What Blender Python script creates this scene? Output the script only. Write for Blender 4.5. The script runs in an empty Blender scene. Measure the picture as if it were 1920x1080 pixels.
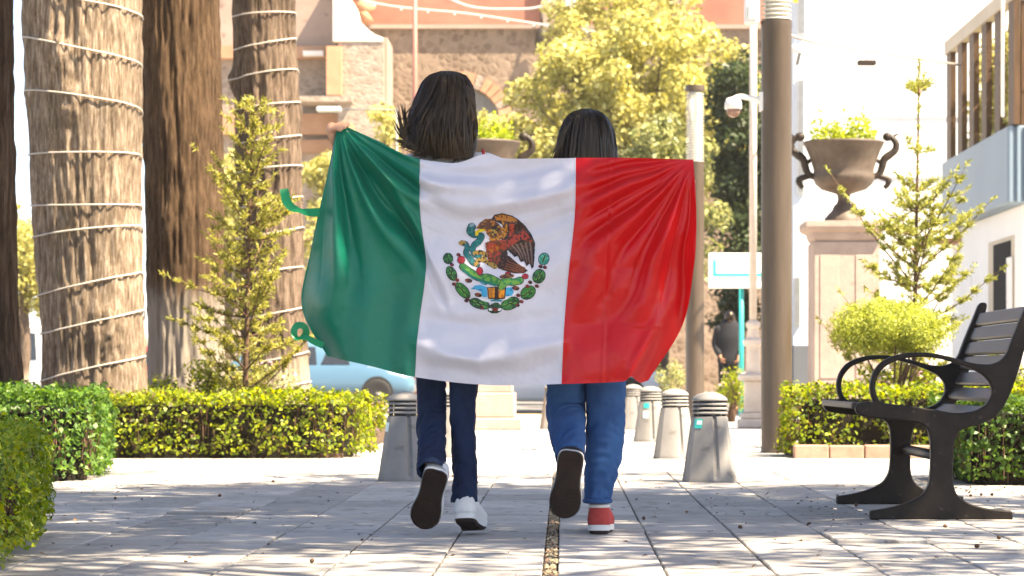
import bpy, bmesh, math, random
import numpy as np
from mathutils import Vector, Matrix

R = math.radians
rng = np.random.default_rng(7)
random.seed(7)
scene = bpy.context.scene
COL = scene.collection

# ------------------------------------------------------------------ camera
F = 5000.0            # focal length in photo pixels (1920 wide)
EYE = 0.57            # camera height
VX, VY = 1057.0, 706.0  # vanishing point of the path / horizon row
cam = bpy.data.cameras.new("camera")
cam.sensor_width = 36.0
cam.lens = F / 1920 * 36.0
cam.shift_x = -(VX - 960) / 1920
cam.shift_y = (VY - 540) / 1920
cam.clip_end = 4000
cam.dof.use_dof = True
cam.dof.focus_distance = 9.45
cam.dof.aperture_fstop = 8.5
camo = bpy.data.objects.new("camera", cam)
COL.objects.link(camo)
camo.location = (0, 0, EYE)
camo.rotation_euler = (R(90), 0, 0)
scene.camera = camo

# ------------------------------------------------------------------ sky, sun, exposure
SUN_AZ, SUN_EL = 116.0, 57.0     # azimuth from +Y towards +X
world = bpy.data.worlds.new("World")
scene.world = world
world.use_nodes = True
wn = world.node_tree.nodes
wl = world.node_tree.links
sky = wn.new("ShaderNodeTexSky")
sky.sky_type = 'NISHITA'
sky.sun_disc = False
sky.sun_elevation = R(SUN_EL)
sky.sun_rotation = R(SUN_AZ)
sky.altitude = 2200
sky.air_density = 0.75
sky.dust_density = 5.0
sky.ozone_density = 0.6
bg = wn["Background"]
bg.inputs[1].default_value = 0.10
wl.new(sky.outputs[0], bg.inputs[0])
S = Vector((math.cos(R(SUN_EL)) * math.sin(R(SUN_AZ)), math.cos(R(SUN_EL)) * math.cos(R(SUN_AZ)), math.sin(R(SUN_EL))))
sl = bpy.data.lights.new("sun", 'SUN')
sl.energy = 5.0
sl.angle = R(0.53)
sl.color = (1.0, 0.90, 0.75)
so = bpy.data.objects.new("sun", sl)
COL.objects.link(so)
so.rotation_euler = (-S).to_track_quat('-Z', 'Y').to_euler()
so.location = (20, -10, 30)
scene.view_settings.view_transform = 'Standard'
scene.view_settings.look = 'None'
scene.view_settings.gamma = 1
scene.view_settings.exposure = 2.28
scene.view_settings.use_white_balance = True      # camera white balance set a little warm, as in the photograph
scene.view_settings.white_balance_temperature = 7400
scene.render.engine = 'CYCLES'
scene.cycles.use_denoising = True
try:
    scene.cycles.denoiser = 'OPENIMAGEDENOISE'
except Exception:
    pass
scene.cycles.max_bounces = 6
scene.cycles.diffuse_bounces = 4
scene.cycles.glossy_bounces = 3
scene.cycles.volume_bounces = 0
scene.cycles.transparent_max_bounces = 8
scene.cycles.caustics_reflective = False
scene.cycles.caustics_refractive = False


# ------------------------------------------------------------------ helpers
def P(x, y, Y):
    """point seen at photo pixel x, y when it stands Y metres away"""
    return Vector(((x - VX) * Y / F, Y, EYE - (y - VY) * Y / F))


def PX(x, Y):
    return (x - VX) * Y / F


def PZ(y, Y):
    return EYE - (y - VY) * Y / F


def hash3(ix, iy, iz):
    h = (ix * 374761393 + iy * 668265263 + iz * 1274126177) & 0xFFFFFFFF
    h = ((h ^ (h >> 13)) * 1274126177) & 0xFFFFFFFF
    return ((h ^ (h >> 16)) & 0xFFFF) / 65535.0


def vnoise(p):
    p = np.asarray(p, dtype=float)
    i = np.floor(p).astype(np.int64)
    f = p - i
    f = f * f * (3 - 2 * f)
    out = 0
    for dx in (0, 1):
        wx = f[..., 0] if dx else 1 - f[..., 0]
        for dy in (0, 1):
            wy = f[..., 1] if dy else 1 - f[..., 1]
            for dz in (0, 1):
                wz = f[..., 2] if dz else 1 - f[..., 2]
                out = out + wx * wy * wz * hash3(i[..., 0] + dx, i[..., 1] + dy, i[..., 2] + dz)
    return out * 2 - 1


def fbm(p, octv=3):
    p = np.asarray(p, dtype=float)
    a, s, o = 1.0, 0, 0
    for k in range(octv):
        o = o + a * vnoise(p * (2 ** k) + 17.3 * k)
        s += a
        a *= 0.5
    return o / s


class MB:
    """collects vertices and faces for one mesh"""

    def __init__(self):
        self.v, self.f, self.m = [], [], []

    def add(self, vs, fs, mi=0):
        o = len(self.v)
        self.v.extend([tuple(x) for x in vs])
        for f in fs:
            self.f.append(tuple(i + o for i in f))
            self.m.append(mi)

    def box(self, x0, x1, y0, y1, z0, z1, mi=0):
        vs = [(x0, y0, z0), (x1, y0, z0), (x1, y1, z0), (x0, y1, z0), (x0, y0, z1), (x1, y0, z1), (x1, y1, z1), (x0, y1, z1)]
        self.add(vs, [(0, 3, 2, 1), (4, 5, 6, 7), (0, 1, 5, 4), (1, 2, 6, 5), (2, 3, 7, 6), (3, 0, 4, 7)], mi)

    def cbox(self, x0, x1, y0, y1, z0, z1, c, mi=0):
        """box with chamfered edges, made from stacked inset rings"""
        rings = [(z0, c), (z0 + c, 0), (z1 - c, 0), (z1, c)]
        vs, fs = [], []
        for z, i in rings:
            a0, a1, b0, b1 = x0 + i, x1 - i, y0 + i, y1 - i
            vs += [(a0 + c, b0, z), (a1 - c, b0, z), (a1, b0 + c, z), (a1, b1 - c, z), (a1 - c, b1, z), (a0 + c, b1, z), (a0, b1 - c, z), (a0, b0 + c, z)]
        for r in range(3):
            for k in range(8):
                fs.append((r * 8 + k, r * 8 + (k + 1) % 8, r * 8 + 8 + (k + 1) % 8, r * 8 + 8 + k))
        fs.append(tuple(range(7, -1, -1)))
        fs.append(tuple(range(24, 32)))
        self.add(vs, fs, mi)

    def tube(self, pts, rad, n=12, cap=True, up=None, mi=0, ell=None):
        """pts polyline, rad radius per point; ell (a,b) factors per point along frame axes"""
        pts = [Vector(p) for p in pts]
        m = len(pts)
        if not hasattr(rad, '__len__'):
            rad = [rad] * m
        vs, fs = [], []
        u = Vector(up) if up else None
        for i in range(m):
            t = (pts[min(i + 1, m - 1)] - pts[max(i - 1, 0)])
            if t.length < 1e-9:
                t = Vector((0, 0, 1))
            t.normalize()
            if u is None:
                u = Vector((1, 0, 0)) if abs(t.x) < 0.9 else Vector((0, 1, 0))
            u = (u - t * u.dot(t))
            if u.length < 1e-6:
                u = Vector((0, 1, 0)) - t * t.y
            u.normalize()
            w = t.cross(u)
            ea, eb = ell[i] if ell else (1, 1)
            for k in range(n):
                a = 2 * math.pi * k / n
                vs.append(pts[i] + (u * math.cos(a) * ea + w * math.sin(a) * eb) * rad[i])
        for i in range(m - 1):
            for k in range(n):
                fs.append((i * n + k, i * n + (k + 1) % n, (i + 1) * n + (k + 1) % n, (i + 1) * n + k))
        if cap:
            fs.append(tuple(range(n - 1, -1, -1)))
            fs.append(tuple(range((m - 1) * n, m * n)))
        self.add(vs, fs, mi)

    def lathe(self, prof, c=(0, 0, 0), n=32, sq=0.0, mi=0, cap=True):
        """prof [(r,z)]; sq > 0 bends the section towards a square"""
        vs, fs = [], []
        for r, z in prof:
            for k in range(n):
                a = 2 * math.pi * k / n
                q = 1.0
                if sq:
                    q = (1 - sq) + sq / max(abs(math.cos(a)), abs(math.sin(a)))
                vs.append((c[0] + r * q * math.cos(a), c[1] + r * q * math.sin(a), c[2] + z))
        m = len(prof)
        for i in range(m - 1):
            for k in range(n):
                fs.append((i * n + k, i * n + (k + 1) % n, (i + 1) * n + (k + 1) % n, (i + 1) * n + k))
        if cap:
            fs.append(tuple(range(n - 1, -1, -1)))
            fs.append(tuple(range((m - 1) * n, m * n)))
        self.add(vs, fs, mi)

    def ball(self, c, r, nu=12, nv=8, mi=0):
        rx, ry, rz = r if hasattr(r, '__len__') else (r, r, r)
        vs, fs = [], []
        for j in range(nv + 1):
            th = math.pi * (j + 0.02) / (nv + 0.04)
            for k in range(nu):
                a = 2 * math.pi * k / nu
                vs.append((c[0] + rx * math.sin(th) * math.cos(a), c[1] + ry * math.sin(th) * math.sin(a), c[2] - rz * math.cos(th)))
        for j in range(nv):
            for k in range(nu):
                fs.append((j * nu + k, j * nu + (k + 1) % nu, (j + 1) * nu + (k + 1) % nu, (j + 1) * nu + k))
        fs.append(tuple(range(nu - 1, -1, -1)))
        fs.append(tuple(range(nv * nu, (nv + 1) * nu)))
        self.add(vs, fs, mi)

    def build(self, name, mats, parent=None, smooth=False, loc=None, shade_angle=None):
        me = bpy.data.meshes.new(name)
        me.from_pydata(self.v, [], self.f)
        if not isinstance(mats, (list, tuple)):
            mats = [mats]
        for m in mats:
            me.materials.append(m)
        if len(mats) > 1:
            me.polygons.foreach_set('material_index', self.m)
        if smooth or shade_angle:
            me.polygons.foreach_set('use_smooth', [True] * len(me.polygons))
            if shade_angle:
                me.set_sharp_from_angle(angle=R(shade_angle))
        me.update()
        return link(name, me, parent, loc)


def link(name, data, parent=None, loc=None):
    o = bpy.data.objects.new(name, data)
    COL.objects.link(o)
    if parent is not None:
        o.parent = parent
    if loc is not None:
        o.location = loc
    return o


def empty(name, loc=(0, 0, 0), rz=0.0):
    o = link(name, None)
    o.location = loc
    o.rotation_euler = (0, 0, rz)
    o.empty_display_size = 0.1
    return o


def tag(o, label=None, cat=None, group=None, kind=None):
    if label:
        o['label'] = label
    if cat:
        o['category'] = cat
    if group:
        o['group'] = group
    if kind:
        o['kind'] = kind
    return o


def copy_tree(o, parent=None):
    c = o.copy()
    COL.objects.link(c)
    if parent is not None:
        c.parent = parent
    for ch in list(o.children):
        copy_tree(ch, c)
    return c


def np_mesh(name, verts, quads, mats, parent=None, smooth=False, kind=None):
    me = bpy.data.meshes.new(name)
    verts = np.asarray(verts, dtype=np.float32)
    quads = np.asarray(quads, dtype=np.int32)
    nq, k = quads.shape
    me.vertices.add(len(verts))
    me.vertices.foreach_set('co', verts.ravel())
    me.loops.add(nq * k)
    me.loops.foreach_set('vertex_index', quads.ravel())
    me.polygons.add(nq)
    me.polygons.foreach_set('loop_start', np.arange(0, nq * k, k, dtype=np.int32))
    me.polygons.foreach_set('loop_total', np.full(nq, k, dtype=np.int32))
    if smooth:
        me.polygons.foreach_set('use_smooth', np.ones(nq, dtype=bool))
    if not isinstance(mats, (list, tuple)):
        mats = [mats]
    for m in mats:
        me.materials.append(m)
    me.update(calc_edges=True)
    o = link(name, me, parent)
    if kind:
        o['kind'] = kind
    return o


def catmull(vals, xs, q):
    """cubic interpolation of rows of vals at positions xs, sampled at q"""
    vals = np.asarray(vals, float)
    xs = np.asarray(xs, float)
    q = np.asarray(q, float)
    d = np.gradient(vals, xs, axis=0)
    i = np.clip(np.searchsorted(xs, q) - 1, 0, len(xs) - 2)
    h = xs[i + 1] - xs[i]
    t = (q - xs[i]) / h
    sh = (-1,) + (1,) * (vals.ndim - 1)
    t, h = t.reshape(sh), h.reshape(sh)
    return ((2 * t ** 3 - 3 * t ** 2 + 1) * vals[i] + (t ** 3 - 2 * t ** 2 + t) * h * d[i]
            + (-2 * t ** 3 + 3 * t ** 2) * vals[i + 1] + (t ** 3 - t ** 2) * h * d[i + 1])


def spline(pts, n):
    pts = np.asarray([tuple(p) for p in pts], float)
    xs = np.concatenate([[0], np.cumsum(np.linalg.norm(np.diff(pts, axis=0), axis=1))])
    return [Vector(p) for p in catmull(pts, xs, np.linspace(0, xs[-1], n))]


def extrude2d(name, outlines, depth, bevel, mat, parent=None, smooth_angle=40):
    """flat outlines (first outer, rest holes) in local XY, given thickness along local Z"""
    cu = bpy.data.curves.new(name + '_curve', 'CURVE')
    cu.dimensions = '2D'
    cu.fill_mode = 'BOTH'
    cu.extrude = max(depth / 2 - bevel, 0.0001)
    cu.bevel_depth = bevel
    cu.bevel_resolution = 2 if bevel > 0 else 0
    cu.offset = -bevel
    for ol in outlines:
        sp = cu.splines.new('POLY')
        sp.points.add(len(ol) - 1)
        for p, q in zip(sp.points, ol):
            p.co = (q[0], q[1], 0, 1)
        sp.use_cyclic_u = True
    tmp = bpy.data.objects.new(name + '_tmp', cu)
    COL.objects.link(tmp)
    dg = bpy.context.evaluated_depsgraph_get()
    me = bpy.data.meshes.new_from_object(tmp.evaluated_get(dg))
    bpy.data.objects.remove(tmp)
    bpy.data.curves.remove(cu)
    me.name = name
    me.materials.clear()
    me.materials.append(mat)
    me.polygons.foreach_set('use_smooth', [True] * len(me.polygons))
    me.set_sharp_from_angle(angle=R(smooth_angle))
    return link(name, me, parent)


def smooth_closed(pts, n):
    p = np.asarray(pts, float)
    m = len(p)
    ext = np.vstack([p[-3:], p, p[:3]])
    xs = np.arange(-3, m + 3)
    return [tuple(q) for q in catmull(ext, xs, np.linspace(0, m, n, endpoint=False))]


FRONT = Matrix(((1, 0, 0, 0), (0, 0, -1, 0), (0, 1, 0, 0), (0, 0, 0, 1)))  # local XY drawing -> world XZ, thickness along Y


def remesh(o, voxel, smooth=6):
    md = o.modifiers.new('r', 'REMESH')
    md.mode = 'VOXEL'
    md.voxel_size = voxel
    md.use_smooth_shade = True
    ms = o.modifiers.new('s', 'SMOOTH')
    ms.factor = 0.5
    ms.iterations = smooth
    dg = bpy.context.evaluated_depsgraph_get()
    me = bpy.data.meshes.new_from_object(o.evaluated_get(dg))
    old = o.data
    o.modifiers.clear()
    me.name = old.name
    me.materials.clear()
    for m in old.materials:
        me.materials.append(m)
    o.data = me
    me.polygons.foreach_set('use_smooth', [True] * len(me.polygons))
    return o


# ------------------------------------------------------------------ materials
def new_mat(name):
    m = bpy.data.materials.new(name)
    m.use_nodes = True
    nt = m.node_tree
    return m, nt, nt.nodes, nt.links, nt.nodes['Principled BSDF']


def rgb(c):
    return (c[0], c[1], c[2], 1.0)


def surf(name, a, b, rough=0.7, scale=6.0, stretch=(1, 1, 1), bump=0.2, bscale=None, spec=0.3, detail=6, contrast=(0.3, 0.7),
         spots=None, spot_scale=40, spot_at=0.68, rand=0.0, metallic=0.0, coat=0.0, bdist=0.02):
    """two-tone noise surface with relief, optional stains and per-object tint"""
    m, nt, N, L, B = new_mat(name)
    tc = N.new('ShaderNodeTexCoord')
    mp = N.new('ShaderNodeMapping')
    mp.inputs['Scale'].default_value = stretch
    L.new(tc.outputs['Object'], mp.inputs[0])
    nz = N.new('ShaderNodeTexNoise')
    nz.inputs['Scale'].default_value = scale
    nz.inputs['Detail'].default_value = detail
    nz.inputs['Roughness'].default_value = 0.62
    vec = mp.outputs[0]
    if rand:
        oi = N.new('ShaderNodeObjectInfo')
        ad = N.new('ShaderNodeVectorMath')
        ad.operation = 'SCALE'
        cmb = N.new('ShaderNodeCombineXYZ')
        for k in range(3):
            L.new(oi.outputs['Random'], cmb.inputs[k])
        L.new(cmb.outputs[0], ad.inputs[0])
        ad.inputs['Scale'].default_value = 37.0
        av = N.new('ShaderNodeVectorMath')
        L.new(mp.outputs[0], av.inputs[0])
        L.new(ad.outputs[0], av.inputs[1])
        vec = av.outputs[0]
    L.new(vec, nz.inputs['Vector'])
    rp = N.new('ShaderNodeValToRGB')
    rp.color_ramp.elements[0].position = contrast[0]
    rp.color_ramp.elements[0].color = rgb(a)
    rp.color_ramp.elements[1].position = contrast[1]
    rp.color_ramp.elements[1].color = rgb(b)
    L.new(nz.outputs['Fac'], rp.inputs[0])
    col = rp.outputs[0]
    if spots is not None:
        n2 = N.new('ShaderNodeTexNoise')
        n2.inputs['Scale'].default_value = spot_scale
        n2.inputs['Detail'].default_value = 3
        L.new(vec, n2.inputs['Vector'])
        r2 = N.new('ShaderNodeValToRGB')
        r2.color_ramp.elements[0].position = spot_at - 0.08
        r2.color_ramp.elements[0].color = (0, 0, 0, 1)
        r2.color_ramp.elements[1].position = spot_at
        r2.color_ramp.elements[1].color = (1, 1, 1, 1)
        L.new(n2.outputs['Fac'], r2.inputs[0])
        mx = N.new('ShaderNodeMix')
        mx.data_type = 'RGBA'
        L.new(r2.outputs[0], mx.inputs[0])
        L.new(col, mx.inputs[6])
        mx.inputs[7].default_value = rgb(spots)
        col = mx.outputs[2]
    if rand:
        hs = N.new('ShaderNodeHueSaturation')
        mr = N.new('ShaderNodeMapRange')
        mr.inputs['To Min'].default_value = 1 - rand
        mr.inputs['To Max'].default_value = 1 + rand
        L.new(oi.outputs['Random'], mr.inputs[0])
        L.new(mr.outputs[0], hs.inputs['Value'])
        L.new(col, hs.inputs['Color'])
        col = hs.outputs[0]
    L.new(col, B.inputs['Base Color'])
    B.inputs['Roughness'].default_value = rough
    B.inputs['Specular IOR Level'].default_value = spec
    B.inputs['Metallic'].default_value = metallic
    B.inputs['Coat Weight'].default_value = coat
    if bump:
        bn = N.new('ShaderNodeTexNoise')
        bn.inputs['Scale'].default_value = bscale or scale * 4
        bn.inputs['Detail'].default_value = 5
        L.new(vec, bn.inputs['Vector'])
        bp = N.new('ShaderNodeBump')
        bp.inputs['Strength'].default_value = bump
        bp.inputs['Distance'].default_value = bdist
        L.new(bn.outputs['Fac'], bp.inputs['Height'])
        L.new(bp.outputs[0], B.inputs['Normal'])
    return m


def leaf_mat(name, cols, trans=0.4, rough=0.45, spec=0.35, tcol=None):
    m, nt, N, L, B = new_mat(name)
    g = N.new('ShaderNodeNewGeometry')
    rp = N.new('ShaderNodeValToRGB')
    el = rp.color_ramp.elements
    el[0].position, el[0].color = 0.0, rgb(cols[0])
    el[1].position, el[1].color = 1.0, rgb(cols[-1])
    for i, c in enumerate(cols[1:-1]):
        e = el.new((i + 1) / (len(cols) - 1))
        e.color = rgb(c)
    L.new(g.outputs['Random Per Island'], rp.inputs[0])
    L.new(rp.outputs[0], B.inputs['Base Color'])
    B.inputs['Roughness'].default_value = rough
    B.inputs['Specular IOR Level'].default_value = spec
    tr = N.new('ShaderNodeBsdfTranslucent')
    hs = N.new('ShaderNodeHueSaturation')
    hs.inputs['Hue'].default_value = 0.485
    hs.inputs['Saturation'].default_value = 1.1
    hs.inputs['Value'].default_value = 1.5
    L.new(rp.outputs[0], hs.inputs['Color'])
    L.new(hs.outputs[0], tr.inputs['Color'])
    ms = N.new('ShaderNodeMixShader')
    ms.inputs[0].default_value = trans
    L.new(B.outputs[0], ms.inputs[1])
    L.new(tr.outputs[0], ms.inputs[2])
    L.new(ms.outputs[0], N['Material Output'].inputs[0])
    return m


def plain(name, c, rough=0.5, spec=0.4, var=0.12, scale=8, bump=0.05, **k):
    a = tuple(x * (1 - var) for x in c)
    b = tuple(min(1, x * (1 + var)) for x in c)
    return surf(name, a, b, rough=rough, spec=spec, scale=scale, bump=bump, **k)


def stone_mat(name, c1, c2, mortar, sx=2.2, rough=0.9, bump=0.6):
    """rubble stone too far off to pick its blocks apart: cells, joints and staining"""
    m, nt, N, L, B = new_mat(name)
    tc = N.new('ShaderNodeTexCoord')
    mp = N.new('ShaderNodeMapping')
    mp.inputs['Scale'].default_value = (1, 1, 1.5)
    L.new(tc.outputs['Object'], mp.inputs[0])
    vo = N.new('ShaderNodeTexVoronoi')
    vo.inputs['Scale'].default_value = sx
    L.new(mp.outputs[0], vo.inputs['Vector'])
    ve = N.new('ShaderNodeTexVoronoi')
    ve.feature = 'DISTANCE_TO_EDGE'
    ve.inputs['Scale'].default_value = sx
    L.new(mp.outputs[0], ve.inputs['Vector'])
    nz = N.new('ShaderNodeTexNoise')
    nz.inputs['Scale'].default_value = 0.5
    nz.inputs['Detail'].default_value = 8
    L.new(tc.outputs['Object'], nz.inputs['Vector'])
    sep = N.new('ShaderNodeSeparateColor')
    L.new(vo.outputs['Color'], sep.inputs[0])
    md = N.new('ShaderNodeMath')
    md.operation = 'MULTIPLY_ADD'
    L.new(sep.outputs[0], md.inputs[0])
    md.inputs[1].default_value = 0.6
    sc = N.new('ShaderNodeMath')
    sc.operation = 'MULTIPLY_ADD'
    L.new(nz.outputs['Fac'], sc.inputs[0])
    sc.inputs[1].default_value = 1.1
    sc.inputs[2].default_value = -0.35
    L.new(sc.outputs[0], md.inputs[2])
    rp = N.new('ShaderNodeValToRGB')
    rp.color_ramp.elements[0].position = 0.15
    rp.color_ramp.elements[0].color = rgb(c1)
    rp.color_ramp.elements[1].position = 0.85
    rp.color_ramp.elements[1].color = rgb(c2)
    L.new(md.outputs[0], rp.inputs[0])
    lt = N.new('ShaderNodeMath')
    lt.operation = 'LESS_THAN'
    L.new(ve.outputs['Distance'], lt.inputs[0])
    lt.inputs[1].default_value = 0.05
    mx = N.new('ShaderNodeMix')
    mx.data_type = 'RGBA'
    L.new(lt.outputs[0], mx.inputs[0])
    L.new(rp.outputs[0], mx.inputs[6])
    mx.inputs[7].default_value = rgb(mortar)
    L.new(mx.outputs[2], B.inputs['Base Color'])
    B.inputs['Roughness'].default_value = rough
    B.inputs['Specular IOR Level'].default_value = 0.2
    bp = N.new('ShaderNodeBump')
    bp.inputs['Strength'].default_value = bump
    bp.inputs['Distance'].default_value = 0.1
    L.new(ve.outputs['Distance'], bp.inputs['Height'])
    L.new(bp.outputs[0], B.inputs['Normal'])
    return m


def bark_mat(name, dark, mid, light, wash=None, wash_z=1.2):
    m, nt, N, L, B = new_mat(name)
    tc = N.new('ShaderNodeTexCoord')
    mp = N.new('ShaderNodeMapping')
    mp.inputs['Scale'].default_value = (1, 1, 0.11)
    L.new(tc.outputs['Object'], mp.inputs[0])
    nz = N.new('ShaderNodeTexNoise')
    nz.inputs['Scale'].default_value = 52
    nz.inputs['Detail'].default_value = 9
    nz.inputs['Roughness'].default_value = 0.78
    L.new(mp.outputs[0], nz.inputs['Vector'])
    rp = N.new('ShaderNodeValToRGB')
    e = rp.color_ramp.elements
    e[0].position, e[0].color = 0.32, rgb(dark)
    e[1].position, e[1].color = 0.72, rgb(light)
    k = e.new(0.5)
    k.color = rgb(mid)
    L.new(nz.outputs['Fac'], rp.inputs[0])
    big = N.new('ShaderNodeTexNoise')
    big.inputs['Scale'].default_value = 1.6
    big.inputs['Detail'].default_value = 4
    L.new(tc.outputs['Object'], big.inputs['Vector'])
    hs = N.new('ShaderNodeHueSaturation')
    mr = N.new('ShaderNodeMapRange')
    mr.inputs['From Min'].default_value = 0.3
    mr.inputs['From Max'].default_value = 0.7
    mr.inputs['To Min'].default_value = 0.7
    mr.inputs['To Max'].default_value = 1.35
    L.new(big.outputs['Fac'], mr.inputs[0])
    L.new(mr.outputs[0], hs.inputs['Value'])
    L.new(rp.outputs[0], hs.inputs['Color'])
    col = hs.outputs[0]
    if wash:
        sp = N.new('ShaderNodeSeparateXYZ')
        L.new(tc.outputs['Object'], sp.inputs[0])
        ad = N.new('ShaderNodeMath')
        ad.operation = 'MULTIPLY_ADD'
        L.new(nz.outputs['Fac'], ad.inputs[0])
        ad.inputs[1].default_value = 0.9
        L.new(sp.outputs[2], ad.inputs[2])
        m2 = N.new('ShaderNodeMapRange')
        m2.inputs['From Min'].default_value = wash_z + 0.6
        m2.inputs['From Max'].default_value = wash_z + 0.35
        L.new(ad.outputs[0], m2.inputs[0])
        ml = N.new('ShaderNodeMath')
        ml.operation = 'MULTIPLY'
        L.new(m2.outputs[0], ml.inputs[0])
        ml.inputs[1].default_value = 0.72
        mx = N.new('ShaderNodeMix')
        mx.data_type = 'RGBA'
        L.new(ml.outputs[0], mx.inputs[0])
        L.new(col, mx.inputs[6])
        mx.inputs[7].default_value = rgb(wash)
        col = mx.outputs[2]
    L.new(col, B.inputs['Base Color'])
    B.inputs['Roughness'].default_value = 0.9
    B.inputs['Specular IOR Level'].default_value = 0.15
    bp = N.new('ShaderNodeBump')
    bp.inputs['Strength'].default_value = 0.8
    bp.inputs['Distance'].default_value = 0.02
    L.new(nz.outputs['Fac'], bp.inputs['Height'])
    L.new(bp.outputs[0], B.inputs['Normal'])
    return m


M = {}
M['paver'] = surf('paver_stone', (0.285, 0.265, 0.245), (0.41, 0.385, 0.36), rough=0.75, scale=5, bump=0.25, bscale=90, spots=(0.16, 0.15, 0.145), spot_scale=14, spot_at=0.68, rand=0.2, bdist=0.004)
M['joint'] = surf('joint_dirt', (0.05, 0.045, 0.04), (0.12, 0.105, 0.09), rough=0.95, scale=30)
M['soil'] = surf('soil', (0.05, 0.032, 0.02), (0.13, 0.085, 0.055), rough=1, scale=14, bump=0.8)
M['asphalt'] = surf('asphalt', (0.13, 0.125, 0.12), (0.20, 0.19, 0.18), rough=0.9, scale=3, bump=0.2, bscale=80)
M['ground'] = surf('dry_ground', (0.22, 0.19, 0.14), (0.32, 0.28, 0.21), rough=1, scale=0.2, bump=0)
M['concrete'] = surf('bollard_concrete', (0.205, 0.196, 0.185), (0.27, 0.258, 0.245), rough=0.7, scale=7, bump=0.2, bscale=60, spots=(0.16, 0.15, 0.14), spot_scale=11, spot_at=0.70, bdist=0.004)
M['concrete_dark'] = surf('bollard_groove', (0.05, 0.05, 0.05), (0.08, 0.08, 0.08), rough=0.8, scale=10)
M['teal'] = plain('teal_paint', (0.02, 0.42, 0.38), 0.5)
M['sign_white'] = plain('sign_white', (0.78, 0.80, 0.78), 0.45, var=0.04)
M['sticker_white'] = plain('sticker_white', (0.6, 0.75, 0.74), 0.5, var=0.05)
M['bench'] = surf('bench_iron', (0.009, 0.006, 0.0045), (0.020, 0.0145, 0.0115), rough=0.45, scale=18, bump=0.15, bscale=120, spec=0.22, bdist=0.003, spots=(0.05, 0.04, 0.033), spot_scale=38, spot_at=0.73)
M['bench_slat'] = surf('bench_slat', (0.028, 0.020, 0.016), (0.055, 0.042, 0.035), rough=0.4, scale=5, stretch=(8, 1, 8), bump=0.12, bscale=60, spec=0.35, bdist=0.003)
M['lamp_post'] = surf('lamp_post_paint', (0.058, 0.041, 0.028), (0.085, 0.061, 0.043), rough=0.42, scale=4, stretch=(6, 6, 0.5), bump=0.03, spec=0.45)
M['louvre'] = plain('lamp_louvre', (0.72, 0.70, 0.64), 0.45, var=0.06)
M['white_metal'] = plain('white_metal', (0.76, 0.76, 0.74), 0.35, var=0.04)
M['glass_dark'] = plain('dark_glass', (0.02, 0.025, 0.03), 0.08, spec=0.8, var=0.2, bump=0)
M['stone_pink'] = surf('pink_quarry_stone', (0.35, 0.265, 0.22), (0.46, 0.36, 0.305), rough=0.85, scale=4, bump=0.3, bscale=30, spots=(0.28, 0.21, 0.17), spot_scale=9, spot_at=0.74, bdist=0.01)
M['stone_pale'] = surf('pale_cast_stone', (0.62, 0.54, 0.46), (0.76, 0.68, 0.60), rough=0.85, scale=5, bump=0.3, bscale=40, bdist=0.01)
M['urn'] = surf('urn_iron', (0.065, 0.046, 0.033), (0.13, 0.098, 0.074), rough=0.6, scale=7, bump=0.25, bscale=40, spec=0.4, bdist=0.01)
M['urn_dark'] = surf('urn_dark_iron', (0.016, 0.011, 0.008), (0.04, 0.027, 0.019), rough=0.5, scale=12, bump=0.2)
M['brick_kerb'] = surf('kerb_brick', (0.33, 0.20, 0.14), (0.45, 0.30, 0.22), rough=0.9, scale=8, bump=0.4, bscale=50, rand=0.15, bdist=0.005)
M['bark_a'] = bark_mat('bark_grey_brown', (0.032, 0.021, 0.014), (0.20, 0.145, 0.10), (0.56, 0.47, 0.375))
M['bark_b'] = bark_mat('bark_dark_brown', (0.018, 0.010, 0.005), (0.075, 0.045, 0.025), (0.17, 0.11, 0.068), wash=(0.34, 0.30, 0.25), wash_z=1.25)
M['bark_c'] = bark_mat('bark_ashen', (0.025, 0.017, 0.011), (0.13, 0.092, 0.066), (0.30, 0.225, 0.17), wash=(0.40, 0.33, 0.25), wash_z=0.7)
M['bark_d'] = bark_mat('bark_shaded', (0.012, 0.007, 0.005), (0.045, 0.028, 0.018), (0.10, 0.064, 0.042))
M['twig'] = surf('twig_wood', (0.07, 0.042, 0.027), (0.18, 0.105, 0.065), rough=0.9, scale=20, bump=0.3)
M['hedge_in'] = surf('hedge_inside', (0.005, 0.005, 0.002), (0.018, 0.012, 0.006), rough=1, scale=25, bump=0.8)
M['cord'] = plain('cord_white', (0.50, 0.46, 0.41), 0.6, var=0.1)
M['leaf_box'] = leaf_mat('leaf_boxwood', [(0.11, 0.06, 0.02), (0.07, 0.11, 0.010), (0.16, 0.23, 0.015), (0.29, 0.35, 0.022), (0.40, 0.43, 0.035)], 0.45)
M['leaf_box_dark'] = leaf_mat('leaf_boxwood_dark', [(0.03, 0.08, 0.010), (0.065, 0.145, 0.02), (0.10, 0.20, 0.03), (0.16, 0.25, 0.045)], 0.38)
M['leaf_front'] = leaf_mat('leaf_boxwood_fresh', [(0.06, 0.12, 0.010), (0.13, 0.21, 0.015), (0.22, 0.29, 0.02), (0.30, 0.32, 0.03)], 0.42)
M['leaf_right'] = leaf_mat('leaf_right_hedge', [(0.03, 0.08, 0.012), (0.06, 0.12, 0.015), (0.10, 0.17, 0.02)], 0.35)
M['leaf_globe'] = leaf_mat('leaf_globe', [(0.18, 0.22, 0.035), (0.33, 0.38, 0.07), (0.46, 0.49, 0.11)], 0.42)
M['leaf_gold'] = leaf_mat('leaf_gold', [(0.20, 0.19, 0.04), (0.36, 0.35, 0.09), (0.50, 0.48, 0.16), (0.60, 0.57, 0.25)], 0.4)
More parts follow.
